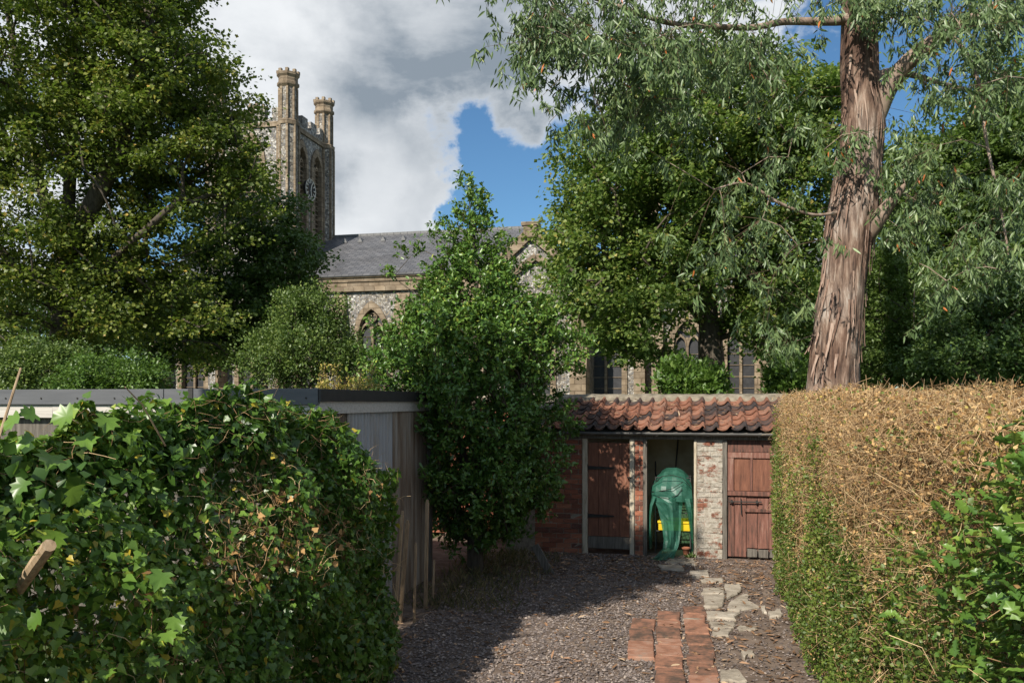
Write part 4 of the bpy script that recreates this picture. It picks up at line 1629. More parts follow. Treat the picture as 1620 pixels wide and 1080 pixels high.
def build_shed():
    sh = gthing('shed', 'flat roofed corrugated iron shed with grey fascia behind the ivy hedge', 'shed', (SH_U0 + SH_U1) / 2, (SH_V0 + SH_V1) / 2)
    off = OFF[sh.name]
    # corrugated sheets on the path side, one by one
    v = SH_V0 + .02
    k = 0
    while v < SH_V1 - .05:
        L = min(.66, SH_V1 - v)
        n = int(L / .0088)
        V = []
        du = .012 * (k % 2)
        for i in range(n + 1):
            vv = v + L * i / n
            uu = SH_U1 + .019 * math.sin(2 * math.pi * (vv - v) / .088) + du
            for z in (.02, 1.1, 2.25):
                V.append((uu + .01 * mnoise.noise(Vector((vv * 2, z, k))), vv, z))
        fs = [(3 * i + j, 3 * i + 3 + j, 3 * i + 4 + j, 3 * i + 1 + j) for i in range(n) for j in (0, 1)]
        MB().add(V, fs).build('corrugated_sheet', 'corrugated_iron', sh, smooth=True)
        v += .62
        k += 1
    m = MB()
    m.box(SH_U0, SH_U1 - .05, SH_V0 + .05, SH_V1, 0, 2.26)
    m.build('wall', 'grey_wood', sh)
    m = MB()
    m.box(SH_U1 - .03, SH_U1 + .05, SH_V1 - .05, SH_V1 + .05, 0, 2.20)
    m.build('corner_post', 'grey_wood', sh)
    m = MB()
    m.box(SH_U0, SH_U1, SH_V0, SH_V1, 2.30, SH_Z - .015)
    m.build('roof', 'roof_felt', sh)
    m = MB()
    x = SH_U1 + .02
    ws = [1.35, 1.5, 1.4, 1.9]
    for k, w in enumerate(ws):
        m = MB()
        m.box(x - w + .004, x, SH_V0 - .03, SH_V0 - .002, 2.14, 2.268, .002)
        m.build('under_board', 'pale_board', sh)
        x -= w
    zb = 2.272
    # fascia lengths on the front, with a dark joint cover and fixings
    for a, b in ((SH_U1 + .05, SH_U1 - 1.55), (SH_U1 - 1.55, SH_U0)):
        m = MB()
        m.box(b + .004, a - .004, SH_V0 - .062, SH_V0 - .034, zb, SH_Z)
        f = m.build('fascia', 'fascia_plastic', sh, bevel=.003)
        m = MB()
        q = a - .12
        while q > b:
            m.tube([(q, SH_V0 - .068, zb + .06), (q, SH_V0 - .060, zb + .06)], .009, 8)
            q -= .42
        m.build('screw', 'black_iron', f)
    uj = u_at(308, SH_V0)
    m = MB()
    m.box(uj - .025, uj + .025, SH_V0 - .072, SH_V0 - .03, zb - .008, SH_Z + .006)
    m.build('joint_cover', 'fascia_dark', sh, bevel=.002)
    # path side
    for a, b in ((SH_V0 - .06, SH_V0 + 2.45), (SH_V0 + 2.46, SH_V1 + .06)):
        m = MB()
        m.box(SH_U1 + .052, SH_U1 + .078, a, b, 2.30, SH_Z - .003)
        m.build('fascia', 'fascia_dark', sh, bevel=.003)  # side away from the sun: its shade is put into the darker colour
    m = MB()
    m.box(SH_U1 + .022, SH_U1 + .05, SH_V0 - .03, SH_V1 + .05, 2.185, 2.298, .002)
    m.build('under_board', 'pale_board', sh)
    # stonecrop on the roof edge
    sd_ = thing('stonecrop', 'yellow flowering stonecrop growing on the flat shed roof', 'plant', G(u_at(545, SH_V0 + 1.6), SH_V0 + 1.6, SH_Z - .015))
    P, D = [], []
    stems = MB()
    for k in range(46):
        x = random.gauss(0, .22)
        y = random.gauss(0, .2)
        h = random.choice([.06, .08, .1, .12, .16, .3])
        lean = Vector((random.gauss(0, .25), random.gauss(0, .25), 1)) * h
        stems.tube([(x, y, 0), (x + lean.x * .5, y + lean.y * .5, h * .55), (x + lean.x, y + lean.y, h)], .0035, 4)
        for q in range(26):
            t = random.random() ** .5
            P.append((x + lean.x * t + random.gauss(0, .02), y + lean.y * t + random.gauss(0, .02), h * t + .005))
            D.append((random.gauss(0, 1), random.gauss(0, 1), random.random() + .4))
    stems.build('stems', 'twig', sd_, off=(0, 0, 0))['kind'] = 'stuff'
    me = leaf_mesh('leaves', np.array(P), np.array(D), rand_dirs(len(P)), rng.uniform(.015, .04, len(P)), 'plain')
    link('leaves', me, sd_, 'leaf_sedum')['kind'] = 'stuff'


build_shed()


def build_stakes():
    # wooden stakes driven in along the shed side
    spec = [((632, 985), (645, 822), .030, 'thick leaning wooden stake at the ivy hedge end'), ((655, 985), (658, 858), .018, 'thin upright stake between the two thicker stakes'),
            ((673, 962), (676, 790), .028, 'tall upright wooden stake against the corrugated iron'), ((684, 955), (687, 885), .016, 'short thin stick beside the tall upright stake'),
            ((622, 1010), (637, 808), .022, 'rough leaning stake half hidden in the ivy edge')]
    for (bx, by), (tx, ty), r, lab in spec:
        b = ground(bx, by)
        tpt = at(tx, ty, b.y)
        o = thing('stake', lab, 'stake', b)
        m = MB()
        d = tpt - b
        m.bar((0, 0, -.06), d * .97, r * 1.25, r * 1.0, (0.3, 1, 0))
        m.bar(d * .97, d, r * .85, r * .7, (0.3, 1, 0))
        m.build('shaft', 'stake_wood', o, off=(0, 0, 0))
    # plank leaning in the holly's foot
    b = ground(872, 908)
    t = at(846, 862, b.y + .12)
    o = thing('leaning_plank', 'short dark plank leaning under the holly beside the brick wall', 'plank', b)
    MB().bar((0, 0, -.01), t - b, .11, .025, (0.2, 1, .3)).build('board', 'grey_wood', o, off=(0, 0, 0), bevel=.004)
    # cut log poking out of the ivy
    p0, p1 = at(15, 950, 3.4), at(78, 862, 3.12)
    o = thing('cut_branch', 'brown sawn branch stub poking out of the ivy hedge', 'branch', p0)
    m = MB()
    d = p1 - p0
    m.tube([(0, 0, 0), d * .35 + Vector((.006, 0, .005)), d * .7, d], [.027, .025, .027, .026], 9)
    m.build('log', 'stake_wood', o, off=(0, 0, 0), smooth=False)
    # woody ivy stem lying out of the hedge end
    pts = [ground(528, 1085) + Vector((0, 0, .05)), ground(560, 1062) + Vector((0, 0, .16)), ground(590, 1040) + Vector((0, 0, .24)), ground(612, 1012) + Vector((0, 0, .22)), ground(628, 990) + Vector((0, 0, .30))]
    o = thing('fallen_branch', 'thick twisted woody branch at the foot of the ivy hedge', 'branch', pts[0])
    m = MB()
    b0 = pts[0]
    m.tube([p - b0 + Vector((random.uniform(-.015, .015), 0, random.uniform(-.01, .01))) for p in pts], [.05, .045, .04, .028, .014], 8)
    m.tube([pts[2] - b0, pts[2] - b0 + Vector((.05, -.05, -.10)), pts[2] - b0 + Vector((.14, -.1, -.13))], [.025, .018, .008], 6)
    m.tube([pts[1] - b0, pts[1] - b0 + Vector((-.1, .1, .15)), pts[1] - b0 + Vector((-.12, .2, .4))], [.025, .02, .012], 6)
    m.build('limb', 'stake_wood', o, off=(0, 0, 0), smooth=True)


build_stakes()
# ------------------------------------------------------------------ hedges


def grid_to_world(U, V, Z):
    return np.stack([U * CA + V * SA, -U * SA + V * CA, Z], 1)


def gdir(a, b, c):
    return np.array([a * CA + b * SA, -a * SA + b * CA, c])


def hedge_points(n, u_face, u_back, v0, v1, ztop, depth, near_pow=1.0, side=1, seed=0.0, end_far=True, top_frac=.3, end_frac=.12, bump_=.12, rnd=None):
    """random points in the outer layer of a hedge; returns points, outward normals, depth below the surface.
    side=+1: the visible face looks towards +u, -1 towards -u"""
    which = rng.random(n)
    v = v0 + (v1 - v0) * rng.random(n) ** near_pow
    dep = depth * rng.random(n) ** 1.4
    top = np.array([ztop(q) for q in v])
    U, V, Z = np.zeros(n), v.copy(), np.zeros(n)
    Nn = np.zeros((n, 3))
    isTop = which < top_frac
    isEnd = (which >= top_frac) & (which < top_frac + end_frac)
    isF = ~(isTop | isEnd)
    zf = rng.random(n)
    wid = abs(u_back - u_face)
    U[isF] = u_face
    Z[isF] = (zf * top)[isF]
    Nn[isF] = gdir(side, 0, .12)
    U[isTop] = (u_face - side * wid * rng.random(n))[isTop]
    Z[isTop] = top[isTop]
    Nn[isTop] = gdir(0, 0, 1)
    V[isEnd] = v1 if end_far else v0
    U[isEnd] = (u_face - side * wid * rng.random(n))[isEnd]
    Z[isEnd] = (zf * np.array([ztop(v1)] * n))[isEnd]
    Nn[isEnd] = gdir(0, 1 if end_far else -1, .1)
    P = grid_to_world(U, V, Z)
    b = vnoise(P, 1.6, seed) * bump_ + vnoise(P, 5.0, seed + 4) * bump_ * .5
    # round the edges off
    P = P + Nn * (b - dep)[:, None]
    if rnd is None:
        rh, rb = .22, .12
    else:
        rh, rb = rnd(v)
    edge = np.clip((Z - (top - rh)) / rh, 0, 1) * isF
    P = P - gdir(side, 0, 0)[None] * (edge ** 1.7 * rb)[:, None]
    Nn = Nn + isF[:, None] * (1.7 * edge ** .7 * rb / rh)[:, None] * np.array([[0, 0, 1.]])
    inn = isTop & (np.abs(U - u_face) < rb)
    P = P - gdir(side, 0, 0)[None] * (inn * (rb - np.abs(U - u_face)))[:, None]
    fe = np.clip((V - (v1 - .3)) / .3, 0, 1)
    P = P - gdir(side, 0, 0)[None] * (fe ** 2 * .16 * isF)[:, None]
    P[:, 2] -= isTop * fe ** 2 * .12
    P[:, 2] = np.maximum(P[:, 2], .03)
    return P, Nn, dep, V


def build_ivy_hedge():
    UF, UB, V0, V1 = -2.50, -3.40, .4, 6.62

    def zt(v):
        return 2.09 + .10 * max(0, min(1, (3.9 - v) / .9)) + .23 * math.exp(-((v - 4.95) / .8) ** 2) - .34 * max(0, min(1, (v - 5.6) / 1.0)) ** 1.6

    h = gthing('ivy_hedge', 'dense dark green ivy covered hedge in front of the flat roofed shed', 'hedge', (UF + UB) / 2, 4)
    Mi = Matrix.Rotation(A, 4, 'Z') @ Matrix.Translation(-Vector(h.location))
    M3 = np.array(Mi)

    def local(P):
        return P @ M3[:3, :3].T + M3[:3, 3]

    def localdir(D):
        return D @ M3[:3, :3].T

    def rnd(v):
        q = np.clip((v - 3.2) / 2.6, 0, 1)
        return 1.5 - .75 * q, .62 - .30 * q

    n = 70000
    P, Nn, dep, V = hedge_points(n, UF, UB, V0 + 1.2, V1, zt, .40, .85, 1, 2.0, True, .22, .10, .30, rnd)
    # gaps where the inner twigs show
    gap = vnoise(P, 2.4, 9.0)
    keep = (gap < .22) | (rng.random(n) < .30) | (P[:, 2] > 1.95)
    # a died-back patch halfway up, towards the far end
    def patch(P, V):
        return np.exp(-((V - 4.75) / .85) ** 2 - ((P[:, 2] - 1.45) / .33) ** 2) + .5 * vnoise(P, 2.6, 14.0)

    keep &= rng.random(n) > .72 * np.clip(patch(P, V) - .1, 0, 1)
    P, Nn, dep, V, gap = P[keep], Nn[keep], dep[keep], V[keep], gap[keep]
    n = len(P)
    D = np.array([[0, 0, -.75]]) + Nn * .35 + rng.normal(size=(n, 3)) * .65
    N2 = Nn + rng.normal(size=(n, 3)) * .55 + [0, 0, .45]
    size = rng.uniform(.026, .062, n)
    lv = np.clip(.25 + .45 * rng.random(n) + .22 * vnoise(P, 1.2, 5) + (rng.random(n) < .03) * .5 + .38 * np.clip((4.6 - V) / 1.4, 0, 1) * rng.random(n) + .18 * (P[:, 2] > 2.05) * rng.random(n), 0, 1)  # near and topmost leaves lightened: sunlight put into their colour
    # largest-looking leaves become parts
    dist = np.linalg.norm(P - np.array([[0, 0, EYE]]), axis=1)
    infr = np.abs(P[:, 0] / np.maximum(P[:, 1], .1) + .01) < .64
    score = size / dist * (dep < .06) * infr * (P[:, 1] > 2.3)
    pick = np.argsort(-score)[:270]
    rest = np.ones(n, bool)
    rest[pick] = False
    leaf_objects(h, P[pick], D[pick], N2[pick], size[pick], 'ivy', 'leaf_ivy', lv[pick])
    # a few big pale sycamore seedling leaves
    spots = [(30, 690), (110, 690), (60, 720), (165, 705), (20, 880), (45, 975), (245, 1000), (215, 1040), (255, 975), (95, 770), (35, 655), (150, 660), (240, 905), (95, 655), (10, 660), (20, 760), (70, 840), (270, 1010), (150, 1060)]
    PP, DD, NN, SS = [], [], [], []
    for px, py in spots:
        # where the sight line meets the hedge face, or its top
        k = (px - CX) / F
        vv = UF * (CA + k * SA) / (k * CA - SA)
        g = G(UF + .06, vv)
        z = EYE + (YH - py) / F * g.y
        PP.append((g.x, g.y, z))
        DD.append((random.gauss(0, .5), random.gauss(-.3, .4), random.gauss(-.5, .35)))
        NN.append((.5 + random.gauss(0, .3), -.5 + random.gauss(0, .3), .7))
        SS.append(random.uniform(.07, .115))
    leaf_objects(h, np.array(PP), np.array(DD), np.array(NN), np.array(SS), 'palmate', 'leaf_ivy', rng.uniform(.45, .82, len(PP)))
    me = leaf_mesh('foliage', local(P[rest]), localdir(D[rest]), localdir(N2[rest]), size[rest], 'ivy', lv[rest])
    link('foliage', me, h, 'leaf_ivy')['kind'] = 'stuff'
    # the far side and the inside
    n = 9000
    u = rng.uniform(UB - .1, UF - .3, n)
    v = rng.uniform(1.2, V1 - .2, n)
    z = rng.random(n) * np.array([zt(q) - .1 for q in v])
    P = grid_to_world(u, v, z)
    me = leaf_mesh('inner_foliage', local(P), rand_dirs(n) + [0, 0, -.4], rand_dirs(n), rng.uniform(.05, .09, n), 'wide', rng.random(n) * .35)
    link('inner_foliage', me, h, 'leaf_ivy')['kind'] = 'stuff'
    n = 16000
    P, Nn, dep, V = hedge_points(n, UF, UB, V0 + 1.4, V1, zt, .28, .9, 1, 2.0, True, .02, .06, .30, rnd)
    k = rng.random(n) < np.clip(patch(P, V) - .15, .015, 1) * .55
    P, Nn = P[k], Nn[k]
    n = len(P)
    me = leaf_mesh('dead_leaves', local(P), localdir(rand_dirs(n) + [0, 0, -.5]), localdir(rand_dirs(n) + Nn * .5), rng.uniform(.025, .055, n), 'ivy', rng.random(n) * .8)
    link('dead_leaves', me, h, 'leaf_dead')['kind'] = 'stuff'
    n = 9000
    P, Nn, dep, V = hedge_points(n, UF, UB, V0 + 1.4, V1, zt, .26, .9, 1, 2.0, True, .02, .06, .30, rnd)
    k = rng.random(n) < np.clip(patch(P, V) - .15, 0, 1) * .5
    P, Nn = P[k], Nn[k]
    n = len(P)
    D = rng.normal(size=(n, 3)) * [1, 1, .5]
    me = curvy_twigs('dead_twigs', local(P), localdir(D - Nn * np.sum(D * Nn, 1)[:, None] * .8), rng.uniform(.06, .24, n), rng.uniform(.0012, .003, n))
    link('dead_twigs', me, h, 'twig_dead')['kind'] = 'stuff'
    # twig tangle
    n = 7000
    P, Nn, dep, V = hedge_points(n, UF, UB, V0 + 1.4, V1, zt, .32, .9, 1, 2.0, True, .14, .12, .30, rnd)
    g2 = vnoise(P, 2.4, 9.0)
    k = (g2 > .05) | (rng.random(n) < .35)
    P, Nn = P[k] - Nn[k] * .03, Nn[k]
    n = len(P)
    D = rng.normal(size=(n, 3)) * [1, 1, .8]
    D = D - Nn * (np.sum(D * Nn, 1))[:, None] * .8
    me = curvy_twigs('twigs', local(P), localdir(D), rng.uniform(.05, .26, n), rng.uniform(.0012, .0034, n))
    link('twigs', me, h, 'twig_dead')['kind'] = 'stuff'
    # bare sprays above the top: a long pale cane and a dark shoot
    for pts, r in ((((-15, 735), (10, 655), (33, 582)), .006), (((262, 705), (225, 640), (198, 612)), .004)):
        pp = []
        for px, py in pts:
            k = (px - CX) / F
            vv = (UF - .1) * (CA + k * SA) / (k * CA - SA)
            g = G(UF - .1, vv)
            pp.append((Mi @ Vector((g.x, g.y, EYE + (YH - py) / F * g.y))))
        MB().tube(pp, [r, r * .9, r * .7], 6).build('cane', 'stake_wood', h, off=(0, 0, 0))


build_ivy_hedge()


def build_clipped_hedge():
    UF, UB, V0, V1 = .90, 2.1, .3, 11.35

    def zt(v):
        return 2.21 + .18 * min(1, max(0, (v - 1.2) / 5.5))

    h = gthing('clipped_hedge', 'clipped hedge, brown and dead on top, beside the right outhouse door', 'hedge', (UF + UB) / 2, 6)
    Mi = Matrix.Rotation(A, 4, 'Z') @ Matrix.Translation(-Vector(h.location))
    M3 = np.array(Mi)
    local = lambda P: P @ M3[:3, :3].T + M3[:3, 3]
    localdir = lambda D: D @ M3[:3, :3].T

    def deadness(P, V):
        """1 where the hedge has died back: high on the face, from the far end to the middle"""
        q = (P[:, 2] - (.85 + .55 * np.clip((5.3 - V) / 2.2, 0, 2.5))) / .75
        q = q + vnoise(P, 1.3, 3) * 1.5 + vnoise(P, 4, 8) * .8
        q = np.where(V < 3.9, q - (3.9 - V) * .75, q)
        q = np.where(V > 10.6, q - .5, q)
        return np.clip(q, .22, 1)

    # small green leaves
    n = 210000
    P, Nn, dep, V = hedge_points(n, UF, UB, V0 + .8, V1, zt, .28, 1.25, -1, 6.0, True, .17, .06, .09)
    dead = deadness(P, V)
    keep = rng.random(n) > dead * .965
    P, Nn, dep, V, dead = P[keep], Nn[keep], dep[keep], V[keep], dead[keep]
    n = len(P)
    D = Nn * .5 + rng.normal(size=(n, 3)) * .7 + [0, 0, .25]
    N2 = Nn * .6 + rng.normal(size=(n, 3)) * .6 + [0, 0, .6]
    far = np.clip((V - 3) / 6, 0, 1)
    size = rng.uniform(.014, .028, n) * (1 + .25 * far)
    lv = np.clip(.2 + .5 * rng.random(n) + .25 * vnoise(P, 1.1, 2) + .3 * dead, 0, 1)
    me = leaf_mesh('foliage', local(P), localdir(D), localdir(N2), size, 'wide', lv)
    link('foliage', me, h, 'leaf_privet')['kind'] = 'stuff'
    # dead leaves
    n = 60000
    P, Nn, dep, V = hedge_points(n, UF, UB, V0 + .8, V1, zt, .24, 1.15, -1, 6.0, True, .30, .05, .09)
    dead = deadness(P, V)
    keep = rng.random(n) < dead + .05
    P, Nn = P[keep], Nn[keep]
    n = len(P)
    me = leaf_mesh('dead_leaves', local(P), rand_dirs(n), rand_dirs(n), rng.uniform(.013, .030, n), 'plain')
    link('dead_leaves', me, h, 'leaf_dead')['kind'] = 'stuff'
    # dead twigs
    n = 42000
    P, Nn, dep, V = hedge_points(n, UF, UB, V0 + .8, V1, zt, .28, 1.1, -1, 6.0, True, .26, .06, .09)
    dead = deadness(P, V)
    keep = rng.random(n) < dead * .9 + .10
    P, Nn = P[keep], Nn[keep]
    n = len(P)
    D = rng.normal(size=(n, 3)) + Nn * .7 + [0, 0, .25]
    L = rng.uniform(.04, .17, n) * rng.choice([1, 1, 1, 1.7], n)
    r = rng.uniform(.0009, .0026, n)
    me = curvy_twigs('dead_twigs', local(P - norm(D) * L[:, None] * .65), localdir(D), L, r, .4, 2)
    link('dead_twigs', me, h, 'twig_dead')['kind'] = 'stuff'
    # thick inner stems
    n = 700
    u, v = rng.uniform(UF + .4, UB, n), rng.uniform(.8, V1 - .3, n)
    P0 = grid_to_world(u, v, np.zeros(n))
    P1 = P0 + rng.normal(size=(n, 3)) * [.07, .07, 0] + np.array([[0, 0, 1]]) * rng.uniform(1.3, 2.1, n)[:, None]
    me = twig_mesh('stems', local(P0), local(P1), .012, .006)
    link('stems', me, h, 'twig')['kind'] = 'stuff'
    # inside fill
    n = 26000
    u, v = rng.uniform(UF + .22, UB, n), rng.uniform(.8, V1 - .15, n)
    z = rng.random(n) * 2.2
    me = leaf_mesh('inner_foliage', local(grid_to_world(u, v, z)), rand_dirs(n), rand_dirs(n), rng.uniform(.05, .09, n), 'plain', rng.random(n) * .5)
    link('inner_foliage', me, h, 'leaf_dead')['kind'] = 'stuff'
    # holly growing through the near end: big glossy spiny leaves
    n = 6500
    P, Nn, dep, V = hedge_points(n, UF - .03, UB, 1.0, 4.8, zt, .10, 1.0, -1, 6.0, True, .05, 0.0, .10)
    k = rng.random(n) < np.clip((4.2 - V) / 1.5 + vnoise(P, 1.7, 1.5) * 1.2 - .15 - .5 * (P[:, 2] > 1.95), 0, .95)
    P, Nn, V = P[k], Nn[k], V[k]
    n = len(P)
    D = Nn * .6 + rng.normal(size=(n, 3)) * .6 + [0, 0, .1]
    N2 = Nn * .5 + rng.normal(size=(n, 3)) * .4 + [0, 0, .8]
    size = rng.uniform(.042, .072, n)
    lv = np.clip(.25 + .6 * rng.random(n), 0, 1)
    dist = np.linalg.norm(P - np.array([[0, 0, EYE]]), axis=1)
    infr = np.abs(P[:, 0] / np.maximum(P[:, 1], .1)) < .64
    pick = np.argsort(-(size / dist * infr))[:290]
    rest = np.ones(n, bool)
    rest[pick] = False
    leaf_objects(h, P[pick], D[pick], N2[pick], size[pick], 'holly', 'leaf_holly', lv[pick])
    me = leaf_mesh('holly_foliage', local(P[rest]), localdir(D[rest]), localdir(N2[rest]), size[rest], 'holly', lv[rest])
    link('holly_foliage', me, h, 'leaf_holly')['kind'] = 'stuff'


build_clipped_hedge()

# ------------------------------------------------------------------ trees


def resample(pts, step):
    pts = [Vector(p) for p in pts]
    out = [pts[0]]
    for a, b in zip(pts[:-1], pts[1:]):
        n = max(1, int((b - a).length / step))
        for i in range(1, n + 1):
            out.append(a.lerp(b, i / n))
    return out


def skeleton(trunks, clumps, step=.35, rise=.6, tip=.012, expo=.46, wob=.10, seed=1, min_h=.25):
    """joins every clump to the nearest fitting branch node; returns chains of (points, radii)"""
    rr = np.random.default_rng(seed)
    pos, par = [], []
    for path in trunks:
        pts = resample(path, step)
        start = -1
        if pos:                                        # fork: hang on the nearest node
            start = int(np.argmin([(Vector(p) - pts[0]).length for p in pos]))
        for p in pts:
            pos.append(tuple(p))
            par.append(start)
            start = len(pos) - 1
    base_z = pos[0][2]
    ntr = len(pos)
    ztop = max(p[2] for p in pos)
    P = np.array(pos)
    order = np.argsort([np.min(np.linalg.norm(P - np.array(c), axis=1)) for c in clumps])
    tips = []
    for ci in order:
        c = np.array(clumps[ci])
        d = c - P
        hd = np.linalg.norm(d[:, :2], axis=1)
        cost = np.linalg.norm(d, axis=1) + 0.9 * np.abs(np.minimum(0, d[:, 2] - rise * hd)) + (P[:, 2] < base_z + min_h * (ztop - base_z)) * 50
        j = int(np.argmin(cost))
        a = P[j]
        n = max(1, int(np.linalg.norm(c - a) / step))
        prev = j
        new = []
        for i in range(1, n + 1):
            t = i / n
            q = a + (c - a) * t
            q = q + rr.normal(size=3) * wob * step * (t < 1) + np.array([0, 0, 1]) * .10 * np.linalg.norm(c - a) * math.sin(math.pi * t)
            par.append(prev)
            new.append(q)
            prev = len(P) + len(new) - 1
        P = np.vstack([P, np.array(new)])
        tips.append(prev)
    n = len(P)
    cnt = np.zeros(n)
    for t in tips:
        cnt[t] += 1
    for i in range(n - 1, -1, -1):
        if par[i] >= 0:
            cnt[par[i]] += cnt[i]
    # children of trunk nodes may come later in the list than their parents only, so one reverse pass is enough
    rad = tip * np.maximum(cnt, 1) ** expo
    kids = [[] for _ in range(n)]
    for i, p in enumerate(par):
        if p >= 0:
            kids[p].append(i)
    chains = []
    stack = [(0, -1)]
    while stack:
        i, p = stack.pop()
        ch = ([p] if p >= 0 else []) + [i]
        while kids[i]:
            k = max(kids[i], key=lambda q: cnt[q] + (.5 if q < ntr else 0))
            for q in kids[i]:
                if q != k:
                    stack.append((q, i))
            ch.append(k)
            i = k
        r = [float(rad[q]) for q in ch]
        if p >= 0:
            r[0] = min(r[0], r[1] * 1.3)
        chains.append(([Vector(P[q]) for q in ch], r))
    return chains, P


def in_ellipsoids(ells, n, rr, shell=.35, min_gap=0.0, power=None):
    """points spread through a union of ellipsoids (cx, cy, cz, rx, ry, rz), more of them near the outside"""
    vol = np.array([e[3] * e[4] * e[5] for e in ells]) ** .8
    out = []
    tries = 0
    while len(out) < n and tries < n * 60:
        tries += 1
        e = ells[rr.choice(len(ells), p=vol / vol.sum())]
        d = rr.normal(size=3)
        d /= np.linalg.norm(d)
        r = (shell + (1 - shell) * rr.random()) ** .6
        p = np.array(e[:3]) + d * r * np.array(e[3:6])
        if min_gap and out:
            if np.min(np.linalg.norm(np.array(out[-400:]) - p, axis=1)) < min_gap:
                continue
        out.append(p)
    return np.array(out)


def clump_leaves(C, R_, per, rr, flat=.6, sub=7, spread=.30):
    """leaves gathered on little sprays within each clump"""
    nc = len(C)
    R_ = np.broadcast_to(R_, (nc,))
    S = C[:, None, :] + (rr.normal(size=(nc, sub, 3)) * [.55, .55, .55 * flat]) * R_[:, None, None]
    k = per // sub
    L = S[:, :, None, :] + rr.normal(size=(nc, sub, k, 3)) * (np.array([1, 1, flat]) * spread) * R_[:, None, None, None]
    out = (L - C[:, None, None, :])
    return L.reshape(-1, 3), out.reshape(-1, 3)


def make_tree(name, label, cat, base, trunks, ells, n_cl, cl_r, per, size, leaf_mat, leaf='wide', bark='bark', rise=.6, tip=.014, seed=1, flat=.6,
              expo=.46, gap=.0, group=None, shell=.35, cull=None, droop=.15, trunk_r=None, step=.4, extra=None, spread=.30, min_h=.25, trunk_n=9):
    rr = np.random.default_rng(seed)
    base = Vector(base)
    t = thing(name, label, cat, base, 0, group)
    bl = np.array(base)
    C = in_ellipsoids(ells, n_cl, rr, shell, gap)
    if extra is not None:
        C = np.vstack([C, extra])
    if cull is not None:
        C = C[~cull(C)]
    C = C[C[:, 2] > .3]
    chains, P = skeleton(trunks, C, step, rise, tip, expo, seed=seed, min_h=min_h)
    tm, bm = MB(), MB()
    for i, (pts, r) in enumerate(chains):
        if i == 0 and trunk_r:
            r = [max(a, trunk_r * (1 - .8 * k / len(r))) for k, a in enumerate(r)]
            r = [a * (1 + .45 * math.exp(-k * step / .35)) for k, a in enumerate(r)]
        (tm if i == 0 else bm).tube([p - base for p in pts], r, trunk_n if i == 0 else (6 if max(r) > .05 else 4), cap=False)
    tm.build('trunk', bark, t, off=(0, 0, 0), smooth=True)
    if bm.v:
        bm.build('branches', bark, t, off=(0, 0, 0), smooth=True)['kind'] = 'stuff'
    rad = cl_r * rr.uniform(.7, 1.3, len(C))
    L, out = clump_leaves(C, rad, per, rr, flat, spread=spread)
    clv = np.repeat(rr.normal(size=len(C)) * .10, per // 7 * 7)
    if cull is not None:
        k = ~cull(L)
        L, out, clv = L[k], out[k], clv[k]
    k = L[:, 2] > .04
    L, out, clv = L[k], out[k], clv[k]
    n = len(L)
    D = norm(out) * .8 + rr.normal(size=(n, 3)) * .6 + [0, 0, -droop]
    N2 = rr.normal(size=(n, 3)) * .55 + [0, 0, 1] + norm(out) * .35
    lv = np.clip(.42 + rr.normal(size=n) * .20 + clv + (rr.random(n) < .02) * .4, 0, 1)
    me = leaf_mesh('crown', L - bl, D, N2, size * rr.uniform(.65, 1.25, n), leaf, lv)
    o = link('crown', me, t, leaf_mat)
    o['kind'] = 'stuff'
    return t


def ell(px, py, Y, rx_px, ry_px, dep):
    """ellipsoid seen at a pixel, radii in pixels, at distance Y"""
    p = at(px, py, Y)
    return (p.x, p.y, p.z, rx_px / F * Y, dep, ry_px / F * Y)


def gpt(px, Y):
    return Vector(((px - CX) / F * Y, Y, 0))


